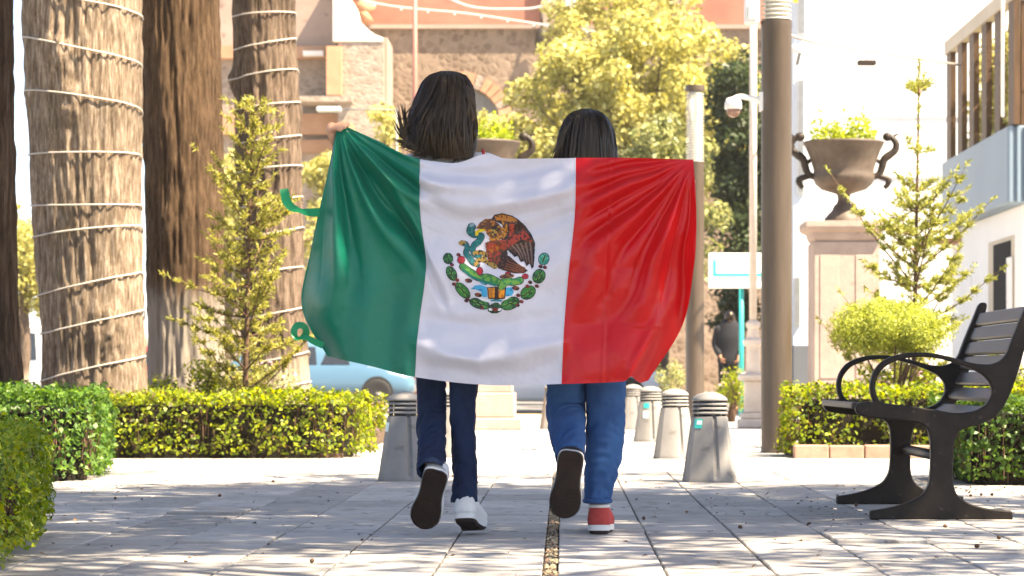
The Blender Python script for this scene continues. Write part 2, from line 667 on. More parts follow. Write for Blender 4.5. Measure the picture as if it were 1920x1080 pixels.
M['leaf_green'] = leaf_mat('leaf_green', [(0.08, 0.10, 0.025), (0.20, 0.22, 0.07), (0.36, 0.37, 0.14), (0.48, 0.47, 0.22)], 0.35)
M['leaf_dark'] = leaf_mat('leaf_dark', [(0.02, 0.035, 0.012), (0.04, 0.065, 0.02), (0.07, 0.09, 0.03)], 0.25)
M['leaf_crown'] = leaf_mat('leaf_crown', [(0.04, 0.07, 0.015), (0.07, 0.11, 0.02), (0.10, 0.13, 0.03)], 0.3)
M['needle'] = leaf_mat('needle_gold', [(0.09, 0.10, 0.02), (0.23, 0.24, 0.05), (0.40, 0.39, 0.09), (0.50, 0.46, 0.12)], 0.42)
M['needle_r'] = leaf_mat('needle_lime', [(0.10, 0.13, 0.03), (0.24, 0.27, 0.06), (0.38, 0.39, 0.10), (0.46, 0.45, 0.13)], 0.4)
M['leaf_urn'] = leaf_mat('leaf_urn', [(0.22, 0.29, 0.03), (0.36, 0.42, 0.06)], 0.45)
M['petal'] = leaf_mat('petal_pink', [(0.55, 0.25, 0.35), (0.75, 0.50, 0.58), (0.8, 0.7, 0.72)], 0.3)
M['litter'] = leaf_mat('litter', [(0.04, 0.02, 0.012), (0.10, 0.055, 0.03), (0.20, 0.12, 0.06)], 0.05, rough=0.8)
M['church_stone'] = stone_mat('church_stone', (0.13, 0.09, 0.062), (0.25, 0.185, 0.135), (0.23, 0.17, 0.125), 4.2, bump=0.4)
M['church_light'] = stone_mat('church_buttress_stone', (0.22, 0.17, 0.13), (0.36, 0.29, 0.235), (0.34, 0.275, 0.22), 4.4, bump=0.3)
M['church_pink'] = surf('church_pink_render', (0.27, 0.11, 0.075), (0.36, 0.165, 0.115), rough=0.9, scale=0.8, bump=0.3, bscale=6)
M['church_rose'] = surf('church_rose_stone', (0.28, 0.20, 0.16), (0.37, 0.275, 0.225), rough=0.9, scale=0.7, bump=0.3, bscale=6, spots=(0.22, 0.145, 0.12), spot_scale=2.2, spot_at=0.7)
M['church_brick'] = surf('church_brick', (0.36, 0.19, 0.105), (0.46, 0.265, 0.16), rough=0.9, scale=2, bump=0.3, bscale=14, rand=0.14)
M['lime'] = plain('lime_plaster', (0.80, 0.77, 0.70), 0.9, var=0.05, scale=2)
M['blue_grey'] = plain('blue_grey_recess', (0.24, 0.28, 0.33), 0.7)
M['wall_white'] = surf('white_wall', (0.74, 0.72, 0.69), (0.82, 0.80, 0.77), rough=0.9, scale=0.6, bump=0.1, bscale=20, spots=(0.66, 0.64, 0.61), spot_scale=1.4, spot_at=0.72)
M['wall_grey'] = plain('grey_plinth', (0.13, 0.14, 0.16), 0.8, var=0.1, scale=1)
M['wall_bluish'] = plain('bluish_white_trim', (0.62, 0.66, 0.70), 0.8, var=0.05, scale=1)
M['balcony'] = plain('blue_grey_cladding', (0.17, 0.23, 0.29), 0.5, var=0.06, scale=1)
M['slat_wood'] = surf('slat_wood', (0.06, 0.032, 0.015), (0.12, 0.066, 0.032), rough=0.6, scale=5, stretch=(6, 6, 0.6), bump=0.2)
M['beam'] = plain('beam_paint', (0.50, 0.42, 0.32), 0.7, var=0.08, scale=2)
M['pole_pink'] = plain('pole_paint', (0.45, 0.16, 0.12), 0.5)
M['steel'] = plain('galvanised_steel', (0.20, 0.20, 0.20), 0.5)
M['wire'] = plain('wire', (0.30, 0.27, 0.24), 0.6)
M['tyre'] = plain('tyre_rubber', (0.02, 0.02, 0.02), 0.8)
M['rim'] = plain('wheel_rim', (0.38, 0.38, 0.39), 0.45)
M['car_blue'] = plain('car_paint_blue', (0.075, 0.165, 0.245), 0.3, spec=0.5, var=0.03, coat=0.6, bump=0)
M['car_white'] = plain('car_paint_white', (0.72, 0.72, 0.72), 0.3, spec=0.5, var=0.03, coat=0.6, bump=0)
M['car_red'] = plain('car_paint_red', (0.45, 0.03, 0.03), 0.3, spec=0.5, var=0.03, coat=0.6, bump=0)
M['skin'] = surf('skin', (0.36, 0.17, 0.10), (0.45, 0.23, 0.14), rough=0.5, scale=14, bump=0.05)
M['skin_light'] = surf('skin_light', (0.45, 0.24, 0.15), (0.54, 0.30, 0.19), rough=0.5, scale=14, bump=0.05)
M['black_cloth'] = plain('black_cloth', (0.012, 0.013, 0.018), 0.9)
M['white_cloth'] = plain('white_cloth', (0.76, 0.75, 0.76), 0.85, var=0.04)
M['red_cloth'] = plain('red_cloth', (0.5, 0.02, 0.03), 0.8)
M['grey_cloth'] = plain('grey_cloth', (0.25, 0.25, 0.27), 0.85)
M['sole'] = surf('shoe_sole', (0.012, 0.006, 0.004), (0.030, 0.015, 0.009), rough=0.7, scale=30, bump=0.6, bscale=160, bdist=0.003)
M['shoe_white'] = surf('shoe_white', (0.62, 0.62, 0.60), (0.74, 0.74, 0.72), rough=0.55, scale=20, bump=0.15, bscale=120, bdist=0.003)
M['shoe_red'] = surf('shoe_red_canvas', (0.34, 0.035, 0.035), (0.45, 0.06, 0.05), rough=0.8, scale=40, bump=0.3, bscale=300, bdist=0.002)
M['shoe_black'] = plain('shoe_black_canvas', (0.02, 0.018, 0.018), 0.8)
M['pebble'] = leaf_mat('pebble', [(0.10, 0.075, 0.05), (0.25, 0.19, 0.12), (0.42, 0.34, 0.22), (0.30, 0.14, 0.10)], 0.0, rough=0.8)


def denim(name, a, b):
    m = surf(name, a, b, rough=0.85, scale=9, bump=0.35, bscale=220, contrast=(0.25, 0.8), bdist=0.0015, stretch=(1, 1, 0.6))
    return m


M['denim_dark'] = denim('denim_dark', (0.0025, 0.008, 0.030), (0.009, 0.027, 0.078))
M['denim_blue'] = denim('denim_blue', (0.006, 0.038, 0.135), (0.036, 0.120, 0.290))


def satin(name, col, trans=0.28, rough=0.34):
    m, nt, N, L, B = new_mat(name)
    tc = N.new('ShaderNodeTexCoord')
    nz = N.new('ShaderNodeTexNoise')
    nz.inputs['Scale'].default_value = 420
    nz.inputs['Detail'].default_value = 2
    L.new(tc.outputs['Object'], nz.inputs['Vector'])
    bp = N.new('ShaderNodeBump')
    bp.inputs['Strength'].default_value = 0.06
    bp.inputs['Distance'].default_value = 0.001
    L.new(nz.outputs['Fac'], bp.inputs['Height'])
    L.new(bp.outputs[0], B.inputs['Normal'])
    if col is None:
        ca = N.new('ShaderNodeVertexColor')
        ca.layer_name = 'print'
        src = ca.outputs[0]
        L.new(src, B.inputs['Base Color'])
    else:
        B.inputs['Base Color'].default_value = rgb(col)
    B.inputs['Roughness'].default_value = rough
    B.inputs['Specular IOR Level'].default_value = 0.38
    B.inputs['Sheen Weight'].default_value = 0.05
    B.inputs['Sheen Roughness'].default_value = 0.4
    tr = N.new('ShaderNodeBsdfTranslucent')
    if col is None:
        L.new(src, tr.inputs['Color'])
    else:
        tr.inputs['Color'].default_value = rgb(col)
    ms = N.new('ShaderNodeMixShader')
    ms.inputs[0].default_value = trans
    L.new(B.outputs[0], ms.inputs[1])
    L.new(tr.outputs[0], ms.inputs[2])
    L.new(ms.outputs[0], N['Material Output'].inputs[0])
    return m


M['flag_green'] = satin('satin_green', (0.0, 0.195, 0.118), 0.30, 0.36)
M['flag_white'] = satin('satin_white', (0.70, 0.68, 0.74), 0.24, 0.38)
M['flag_red'] = satin('satin_red', (0.64, 0.006, 0.010), 0.28, 0.30)
M['flag_print'] = satin('satin_print', None, 0.15, 0.45)
M['ribbon'] = satin('ribbon_green', (0.0, 0.28, 0.10), 0.3, 0.3)


def hair_mat(name, a, b):
    m, nt, N, L, B = new_mat(name)
    g = N.new('ShaderNodeNewGeometry')
    rp = N.new('ShaderNodeValToRGB')
    e = rp.color_ramp.elements
    e[0].position, e[0].color = 0.0, rgb(a)
    e[1].position, e[1].color = 1.0, rgb(tuple(2.0 * q for q in b))  # lighter strands put highlight streaks into the hair colour
    k = e.new(0.8)
    k.color = rgb(b)
    L.new(g.outputs['Random Per Island'], rp.inputs[0])
    L.new(rp.outputs[0], B.inputs['Base Color'])
    B.inputs['Roughness'].default_value = 0.30
    B.inputs['Specular IOR Level'].default_value = 0.45
    B.inputs['Specular Tint'].default_value = (1.0, 0.80, 0.58, 1)
    return m


M['hair_brown'] = hair_mat('hair_brown', (0.005, 0.003, 0.002), (0.022, 0.0115, 0.0065))
M['hair_black'] = hair_mat('hair_black', (0.005, 0.004, 0.004), (0.016, 0.011, 0.010))


# ------------------------------------------------------------------ foliage builders
def leaves(name, C, Nrm, size, mat, parent=None, aspect=0.55, spread=0.9, seed=1, kind=None, bend=0.25):
    """one small folded leaf per centre"""
    r = np.random.default_rng(seed)
    C = np.asarray(C, float)
    n = len(C)
    Nr = np.asarray(Nrm, float) + r.normal(0, spread, (n, 3))
    Nr /= np.linalg.norm(Nr, axis=1, keepdims=True) + 1e-9
    T = r.normal(0, 1, (n, 3))
    T -= Nr * np.sum(T * Nr, axis=1, keepdims=True)
    T /= np.linalg.norm(T, axis=1, keepdims=True) + 1e-9
    Bv = np.cross(Nr, T)
    s = (np.asarray(size) * r.uniform(0.45, 1.5, n))[:, None]
    base = C - T * s * 0.5
    tip = C + T * s * 0.5
    up = Nr * s * bend
    a = C + Bv * s * aspect * 0.5 + up * 0.5
    b = C - Bv * s * aspect * 0.5 + up * 0.5
    V = np.stack([base, a, tip, b], axis=1).reshape(-1, 3)
    Q = np.arange(4 * n).reshape(n, 4)
    return np_mesh(name, V, Q, mat, parent, kind=kind)


def hedge(name, poly, h, mat, label, group, leaf=0.034, dens=2500, seed=3, wob=0.085, z0=0.0, top_bulge=0.03):
    """clipped hedge over a ground outline: added dark core that blocks light, stems and a leaf skin"""
    r = np.random.default_rng(seed)
    root = empty(name, (poly[0][0], poly[0][1], 0))
    ox, oy = poly[0]
    pl = np.asarray(poly, float)
    # outline resampled
    seg = np.roll(pl, -1, axis=0) - pl
    ln = np.linalg.norm(seg, axis=1)
    per = ln.sum()
    area = 0.5 * abs(np.sum(pl[:, 0] * np.roll(pl[:, 1], -1) - np.roll(pl[:, 0], -1) * pl[:, 1]))
    sgn = np.sign(np.sum(pl[:, 0] * np.roll(pl[:, 1], -1) - np.roll(pl[:, 0], -1) * pl[:, 1]))
    C, Nn = [], []
    ns = int(per * h * dens)
    k = r.choice(len(pl), ns, p=ln / per)
    t = r.uniform(0, 1, ns)[:, None]
    q = pl[k] + seg[k] * t
    nr = np.stack([seg[k][:, 1], -seg[k][:, 0]], 1) / ln[k][:, None] * sgn
    z = r.uniform(0.03, h, ns)
    depth = np.abs(r.normal(0, 0.045, ns)) * (0.6 + 0.8 * (vnoise(np.stack([q[:, 0] * 9, q[:, 1] * 9, z * 9], 1)) > 0))
    rnd = np.clip((z - (h - 0.09)) / 0.09, 0, 1) ** 2 * 0.05 + np.clip((0.08 - z) / 0.08, 0, 1) * 0.04
    P3 = np.stack([q[:, 0], q[:, 1], z], 1)
    wv = fbm(P3 * 6.0, 2) * wob
    P3[:, :2] += nr * (wv - depth - rnd)[:, None]
    C.append(P3)
    Nn.append(np.concatenate([nr, np.full((ns, 1), 0.5)], 1))
    # top
    nt = int(area * dens * 1.05)
    lo, hi = pl.min(0), pl.max(0)
    pts = r.uniform(lo, hi, (nt * 3, 2))
    inside = np.zeros(len(pts), bool)
    for i in range(len(pl)):
        a, b = pl[i], pl[(i + 1) % len(pl)]
        c = ((a[1] > pts[:, 1]) != (b[1] > pts[:, 1])) & (pts[:, 0] < (b[0] - a[0]) * (pts[:, 1] - a[1]) / (b[1] - a[1] + 1e-12) + a[0])
        inside ^= c
    pts = pts[inside][:nt]
    zt = h + fbm(np.concatenate([pts * 5, np.zeros((len(pts), 1))], 1), 2) * wob * 0.8 + r.normal(0, 0.02, len(pts))
    C.append(np.concatenate([pts, zt[:, None]], 1))
    Nn.append(np.tile([[0, 0, 1.0]], (len(pts), 1)))
    C = np.concatenate(C)
    Nn = np.concatenate(Nn)
    C[:, 0] -= ox
    C[:, 1] -= oy
    C[:, 2] += z0
    leaves('foliage', C, Nn, leaf, mat, root, seed=seed, spread=0.75, aspect=0.6)
    # core: solid near-black block added to stop light between the leaves
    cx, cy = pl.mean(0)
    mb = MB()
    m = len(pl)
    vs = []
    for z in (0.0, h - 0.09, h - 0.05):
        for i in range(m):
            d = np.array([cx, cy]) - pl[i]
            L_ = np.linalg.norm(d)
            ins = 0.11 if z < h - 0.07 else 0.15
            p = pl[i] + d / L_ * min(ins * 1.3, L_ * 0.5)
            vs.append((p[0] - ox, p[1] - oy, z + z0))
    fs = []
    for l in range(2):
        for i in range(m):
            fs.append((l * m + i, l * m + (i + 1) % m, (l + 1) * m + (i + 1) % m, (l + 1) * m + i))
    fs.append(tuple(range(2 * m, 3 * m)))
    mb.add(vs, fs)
    mb.build('shade_core', M['hedge_in'], root)
    tw = MB()
    nt_ = int(per * 30)
    k2 = r.choice(len(pl), nt_, p=ln / per)
    for kk in k2:
        b_ = pl[kk] + seg[kk] * r.uniform(0, 1)
        nn_ = np.array([seg[kk][1], -seg[kk][0]]) / ln[kk] * sgn
        b2 = b_ - nn_ * r.uniform(0.07, 0.12)
        e2 = b2 + nn_ * r.uniform(0.0, 0.05) + r.normal(0, 0.015, 2)
        zz = r.uniform(0.0, h * 0.5)
        tw.tube([(b2[0] - ox, b2[1] - oy, z0 + zz), (e2[0] - ox, e2[1] - oy, z0 + min(zz + r.uniform(0.1, 0.25), h - 0.03))], r.uniform(0.002, 0.005), 4)
    tag(tw.build('stems', M['twig'], root), kind='stuff')
    tag(root, label, 'hedge', group)
    return root


def blob_points(r, centers, radii, per):
    C, Nn = [], []
    for c, rad in zip(centers, radii):
        n = int(per * (rad[0] * rad[1]) ** 0.9)
        d = r.normal(0, 1, (n, 3))
        d /= np.linalg.norm(d, axis=1, keepdims=True)
        rr = r.uniform(0.0, 1, (n, 1)) ** 0.38
        C.append(np.asarray(c) + d * rr * np.asarray(rad))
        Nn.append(d + np.array([0, 0, 0.4]))
    return np.concatenate(C), np.concatenate(Nn)


def crown_clumps(r, center, rad, n, cr, shell=0.55, drop=0.0):
    """clump centres spread through an ellipsoid, denser towards its skin"""
    out, rads = [], []
    while len(out) < n:
        d = r.normal(0, 1, 3)
        d /= np.linalg.norm(d)
        rr = r.uniform(shell, 1.0)
        p = np.asarray(center) + d * rr * np.asarray(rad)
        if p[2] < center[2] - rad[2] * (1 - drop):
            continue
        s = r.uniform(0.6, 1.25) * cr
        out.append(p)
        rads.append((s, s, s * 0.75))
    return out, rads


def trunk_rows(rows, Y, top_z, extra=None):
    """rows (photo y, left, right) -> list of (z, x centre, radius), carried on to the crown"""
    o = []
    for y, a, b in rows:
        o.append((PZ(y, Y), PX((a + b) / 2, Y), (b - a) / 2 * Y / F))
    o.sort()
    z, x, rd = o[-1]
    o.append((z + 1.5, x, rd * 0.93))
    o.append((top_z * 0.8, x, rd * 0.55))
    o.append((top_z, x + 0.1, rd * 0.15))
    z, x, rd = o[0]
    if z > 0.02:
        o.insert(0, (-0.05, x, rd * 1.12))
    return o


def big_tree(name, rows, Y, top_z, mat, label, group, seed, crown_z, crown_r, flute=0.085, n_ring=150, n_lvl=260, leaf=None, nclump=60, clump_r=0.75, knots=()):
    r = np.random.default_rng(seed)
    st = trunk_rows(rows, Y, top_z)
    zs = np.array([s[0] for s in st])
    xs = np.array([s[1] for s in st])
    rs = np.array([s[2] for s in st])
    x0 = xs[0]
    root = empty(name, (x0, Y, 0))
    zq = np.concatenate([np.linspace(zs[0], 4.6, n_lvl), np.linspace(4.8, top_z, 24)])
    cx = catmull(xs, zs, zq) - x0
    rr = np.maximum(catmull(rs, zs, zq), 0.03)
    a = np.linspace(0, 2 * np.pi, n_ring, endpoint=False)
    A, Z = np.meshgrid(a, zq)
    Rr = np.repeat(rr[:, None], n_ring, 1)
    ca, sa = np.cos(A), np.sin(A)
    base = np.clip((0.9 - Z) / 0.9, 0, 1)
    pn = np.stack([ca * 1.3 + seed, sa * 1.3, Z * 0.12], -1)
    fl = fbm(pn, 2) * flute * (1 + 1.2 * base)
    pr = np.stack([ca * Rr * 22 + seed * 3, sa * Rr * 22, Z * 1.3], -1)
    ridge = -np.abs(fbm(pr, 3)) * 0.065 + 0.016
    pf = np.stack([ca * Rr * 60, sa * Rr * 60 + seed, Z * 5], -1)
    fine = fbm(pf, 2) * 0.014
    rad = Rr * (1 + fl) + ridge + fine
    for (ka, kz, kw, kh) in knots:
        da = np.angle(np.exp(1j * (A - ka))) * Rr
        g_ = np.exp(-(da / kw) ** 2 - ((Z - kz) / (kw * 1.5)) ** 2)
        rad = rad + g_ * kh * (1 + 0.8 * fbm(np.stack([ca * 9, sa * 9, Z * 12], -1), 2))
    V = np.stack([cx[:, None] + rad * ca, rad * sa, Z], -1).reshape(-1, 3)
    nl = len(zq)
    i = np.arange(nl - 1)[:, None] * n_ring
    k = np.arange(n_ring)[None]
    Q = np.stack([i + k, i + (k + 1) % n_ring, i + n_ring + (k + 1) % n_ring, i + n_ring + k], -1).reshape(-1, 4)
    np_mesh('trunk', V, Q, mat, root, smooth=True)
    # limbs
    C0 = np.array([cx[-1], 0, crown_z])
    cl, rads = crown_clumps(r, C0, crown_r, nclump, clump_r, 0.35)
    mb = MB()
    for q in range(0, len(cl), 2):
        p = Vector(cl[q])
        zb = min(max(4.7, p.z - r.uniform(0.8, 2.2)), top_z - 0.5)
        b = Vector((float(np.interp(zb, zq, cx)), 0, zb))
        mid = b.lerp(p, 0.5) + Vector((0, 0, r.uniform(0.1, 0.5)))
        mb.tube(spline([b, mid, p], 6), [0.07, 0.06, 0.05, 0.04, 0.025, 0.012], 6)
    mb.build('limb', mat, root, smooth=True)
    C, Nn = blob_points(r, cl, rads, 420)
    leaves('crown', C, Nn, 0.11, leaf or M['leaf_crown'], root, seed=seed, spread=0.8)
    tag(root, label, 'tree', group)

    def surf_at(z, ang):
        """point on the bark"""
        c = float(np.interp(z, zq, cx)) + x0
        j = int(np.clip(np.searchsorted(zq, z), 0, nl - 1))
        kk = int(round(ang / (2 * math.pi) * n_ring)) % n_ring
        ra = float(rad[j, kk])
        return Vector((c + ra * math.cos(ang), Y + ra * math.sin(ang), z)), Vector((math.cos(ang), math.sin(ang), 0))
    return root, surf_at

# ================================================================== SETTING
SHEET = MB()
SHEET.add([(-700, -100, -0.16), (700, -100, -0.16), (700, 1300, -0.16), (-700, 1300, -0.16)], [(0, 1, 2, 3)])
tag(SHEET.build('ground', M['ground']), kind='structure')

NEAR_END = 16.04
pav = MB()
pav.add([(-14, 3, -0.03), (9, 3, -0.03), (9, NEAR_END, -0.03), (-14, NEAR_END, -0.03)], [(0, 1, 2, 3)])
pavement = tag(pav.build('pavement', M['joint']), kind='structure')


def far_paving():
    m, nt, N, L, B = new_mat('far_paving')
    tc = N.new('ShaderNodeTexCoord')
    br = N.new('ShaderNodeTexBrick')
    br.offset = 0.0
    br.inputs['Color1'].default_value = (0.40, 0.38, 0.36, 1)
    br.inputs['Color2'].default_value = (0.46, 0.44, 0.415, 1)
    br.inputs['Mortar'].default_value = (0.22, 0.20, 0.18, 1)
    br.inputs['Scale'].default_value = 1.0
    br.inputs['Brick Width'].default_value = 0.316
    br.inputs['Row Height'].default_value = 0.63
    br.inputs['Mortar Size'].default_value = 0.006
    L.new(tc.outputs['Object'], br.inputs['Vector'])
    L.new(br.outputs['Color'], B.inputs['Base Color'])
    B.inputs['Roughness'].default_value = 0.8
    B.inputs['Specular IOR Level'].default_value = 0.25
    return m


far = MB()
far.box(-14, 9, NEAR_END + 0.004, 40.0, -0.1595, 0.0)
far.build('paving_sheet', far_paving(), pavement)
yk = MB()
yk.box(-14, 9, 40.006, 40.20, -0.159, 0.006)
tag(yk.build('kerb', plain('yellow_kerb_paint', (0.62, 0.44, 0.06), 0.8)), kind='structure')
rd = MB()
rd.box(-60, 60, 40.206, 78, -0.1592, -0.10)
tag(rd.build('road', M['asphalt']), kind='structure')
fs_ = MB()
fs_.box(-60, 60, 78.004, 130, -0.1594, 0.0)
tag(fs_.build('far_pavement', surf('far_pavement', (0.36, 0.33, 0.29), (0.44, 0.40, 0.36), scale=0.5, bump=0)), kind='structure')

# pavers, one mesh per size shared between alike pieces
CW, RL, GAP, DR = 0.3165, 0.63, 0.006, 0.021
DX = -0.040


def paver_mesh(w, l, mat):
    mb = MB()
    mb.cbox(-w / 2, w / 2, -l / 2, l / 2, -0.05, 0.0, 0.0035)
    me = bpy.data.meshes.new('paver')
    me.from_pydata(mb.v, [], mb.f)
    me.materials.append(mat)
    return me


pm = paver_mesh(CW - GAP, RL - GAP, M['paver'])
lift = {(9.31, 1.2): 0.011}
for row in range(15):
    yc = NEAR_END - RL / 2 - row * RL
    for k in range(-10, 9):
        xc = DX + DR + (k + 0.5) * CW if k >= 0 else DX - DR + (k + 0.5) * CW
        half = yc / F * 1080 + 0.6
        if xc < -1.12 * yc / F * 1057 - 0.3 or xc > yc / F * 863 + 0.3 or yc < 6.6:
            continue
        if xc < -3.4:
            continue
        o = link('paver', pm, pavement)
        dz = random.gauss(0, 0.0012)
        o.location = (xc, yc, dz)
        o.rotation_euler = (random.gauss(0, 0.0016), random.gauss(0, 0.0016), random.gauss(0, 0.0012))
        if (row, k) in ((10, 3), (9, 0), (7, -5), (10, -4)):
            o.location.z += 0.009
            o.rotation_euler.x = -0.012

# gravel-filled drain down the middle
dch = MB()
dch.box(DX - DR + 0.003, DX + DR - 0.003, 6.2, NEAR_END - 0.01, -0.04, -0.012)
drain = tag(dch.build('drain_channel', M['joint'], pavement))
r_ = np.random.default_rng(5)
n = 1500
V, Q = [], []
c0 = np.stack([DX + r_.uniform(-0.017, 0.017, n), r_.uniform(6.5, 13.0, n), r_.uniform(-0.012, -0.001, n)], 1)
for c in c0:
    s = r_.uniform(0.004, 0.0105)
    b = len(V)
    d = r_.normal(0, 0.25, (6, 3)) + np.array([[1, 0, 0], [-1, 0, 0], [0, 1, 0], [0, -1, 0], [0, 0, 0.7], [0, 0, -0.7]])
    V.extend(c + d * s)
    for t in ((0, 2, 4), (2, 1, 4), (1, 3, 4), (3, 0, 4), (2, 0, 5), (1, 2, 5), (3, 1, 5), (0, 3, 5)):
        Q.append([b + i for i in t])
np_mesh('gravel', V, Q, M['pebble'], pavement, kind='stuff')

# planting beds
beds = MB()
beds.box(-9, -1.55, 18.62, 30.0, -0.02, 0.03)
beds.box(-9, -3.0, 14.5, 16.3, -0.02, 0.012)
beds.box(-9, -2.1, 7.0, 9.9, -0.02, 0.012)
tag(beds.build('soil_bed', M['soil']), kind='structure')
beds = MB()
beds.box(1.62, 7.5, 18.66, 19.6, -0.02, 0.06)
beds.box(2.15, 7.5, 19.605, 27.5, -0.02, 0.06)
beds.box(2.3, 7.5, 14.0, 15.3, -0.02, 0.012)
tag(beds.build('soil_bed', M['soil']), kind='structure')

# ------------------------------------------------------------------ church
ch = empty('stone_church', (PX(720, 94), 94, 0))
CO = ch.location.copy()


def prect(mb, x0, x1, y0, y1, Y, depth, o=CO, mi=0, zmin=0.0):
    """box whose front face spans the photo rectangle at distance Y"""
    z1, z0 = PZ(y0, Y), max(PZ(y1, Y), zmin)
    mb.box(PX(x0, Y) - o.x, PX(x1, Y) - o.x, Y - o.y, Y + depth - o.y, z0 - o.z, z1 - o.z, mi)


# main wall with the arched opening cut through it
YW = 96.0
ac = (PX(868, YW) - CO.x, PZ(232, YW))
ro, ri = 96 * YW / F, 70 * YW / F
arc = [(ac[0] + ri * math.cos(a), ac[1] + ri * math.sin(a)) for a in np.linspace(0, math.pi, 24)]
hole = [(ac[0] + ri, 0.3)] + arc + [(ac[0] - ri, 0.3)]
x0, x1 = PX(640, YW) - CO.x, PX(1480, YW) - CO.x
zt = PZ(52, YW)
w = extrude2d('wall', [[(x0, 0), (x1, 0), (x1, zt), (x0, zt)], hole], 1.6, 0.0, M['church_stone'], ch)
w.matrix_local = Matrix.Translation((0, YW - CO.y + 0.8, 0)) @ FRONT
mb = MB()
mb.box(ac[0] - ri - 0.05, ac[0] + ri + 0.05, YW - CO.y + 1.2, YW - CO.y + 1.4, 0.2, ac[1] + ri + 0.1)
mb.build('recess_panel', M['blue_grey'], ch)  # blue-grey sheet closing the arch, coloured like the shade inside it
arch = MB()
arch.tube([(ac[0] - ri + 0.02, YW - CO.y - 0.02, 0.3), (ac[0] - ri + 0.02, YW - CO.y - 0.02, ac[1])], 0.05, 6)
arch_o = arch.build('arch_ring', M['church_brick'], ch)
for i in range(17):
    a0, a1 = math.pi * (i + 0.06) / 17, math.pi * (i + 0.94) / 17
    vs = []
    for yy in (YW - CO.y - 0.10, YW - CO.y + 0.3):
        for (rr, a) in ((ri, a0), (ro, a0), (ro, a1), (ri, a1)):
            vs.append((ac[0] + rr * math.cos(a), yy, ac[1] + rr * math.sin(a)))
    b = MB()
    b.add(vs, [(0, 3, 2, 1), (4, 5, 6, 7), (0, 1, 5, 4), (1, 2, 6, 5), (2, 3, 7, 6), (3, 0, 4, 7)])
    b.build('brick', M['church_brick'] if i % 4 != 2 else M['church_light'], arch_o)
mb = MB()
prect(mb, 640, 1480, -260, 46, YW + 0.7, 3)
mb.build('upper_wall', M['church_pink'], ch)
mb = MB()
prect(mb, 640, 1480, 46, 53, YW - 0.25, 1.0)
mb.build('cornice', M['church_rose'], ch)
mb = MB()
prect(mb, 1015, 1058, -260, 46, YW + 0.4, 1.0)
mb.build('pilaster', M['church_rose'], ch)
mb = MB()
prect(mb, 1060, 1078, -260, 44, YW + 0.45, 0.6)
mb.build('pilaster', M['lime'], ch)
mb = MB()
prect(mb, 1262, 1285, -260, 44, YW + 0.4, 1.0)
mb.build('pilaster', M['church_rose'], ch)
# buttress with volute cap
YB = 92.5
mb = MB()
prect(mb, 634, 719, 76, 800, YB, 4)
mb.build('buttress', M['church_light'], ch)
mb = MB()
prect(mb, 716, 726, 70, 800, YB + 0.4, 3)
mb.build('quoin', M['church_rose'], ch)
cap_px = [(624, 78), (624, -60), (648, -60), (650, -10), (664, 8), (668, 26), (664, 44), (674, 40), (682, 48), (692, 58), (704, 66), (716, 70), (716, 78)]
cap = extrude2d('volute_cap', [[(PX(x, YB) - CO.x, PZ(y, YB)) for x, y in cap_px]], 2.0, 0.03, M['lime'], ch)
cap.matrix_local = Matrix.Translation((0, YB - CO.y + 0.95, 0)) @ FRONT
mb = MB()
pts = [(662, -60), (690, -30), (676, 4), (690, 24), (676, 34)]
for i in range(4):
    mb.tube([P(pts[i][0], pts[i][1], YW - 0.3) - CO, P(pts[i + 1][0], pts[i + 1][1], YW - 0.3) - CO], 0.35, 8)
mb.build('scroll_moulding', M['church_brick'], ch, smooth=True)
# tower side with its bands of brick and rubble
YT = 93.6
mb = MB()
prect(mb, 330, 632, -260, 86, YT, 6)
mb.build('tower_wall', M['church_rose'], ch)
mb = MB()
prect(mb, 330, 634, 110, 800, YT + 0.25, 5)
mb.build('tower_base', M['church_light'], ch)
mb = MB()
prect(mb, 330, 612, 86, 109, YT - 0.2, 3)
mb.build('brick_band', M['church_brick'], ch)
mb = MB()
prect(mb, 612, 640, 86, 178, YB - 0.35, 3)
mb.build('brick_pilaster', M['church_brick'], ch)
mb = MB()
prect(mb, 568, 606, 95, 104, YT - 0.6, 0.5)
mb.build('ledge', M['lime'], ch)
mb = MB()
prect(mb, 560, 660, 180, 190, YB - 0.5, 3)
mb.build('ledge', M['church_light'], ch)
for (a, b, c, d) in ((330, 634, 213, 252), (560, 628, 262, 285)):
    mb = MB()
    prect(mb, a, b, c, d, YT - 0.1, 2)
    mb.build('brick_band', M['church_brick'], ch)
mb = MB()
q = P(1016, 66, YW - 0.5) - CO
mb.lathe([(0.06, 0.3), (0.22, 0.2), (0.26, -0.3), (0.1, -0.45)], q, 12)
mb.tube([q + Vector((0, 0, 0.3)), q + Vector((0, 0.1, 0.8)), q + Vector((0, 0.5, 0.9))], 0.05, 6)
mb.build('wall_lantern', M['urn_dark'], ch, smooth=True)
tag(ch, 'old stone church with brick arch, pink upper wall and white volute behind the tree', 'church')

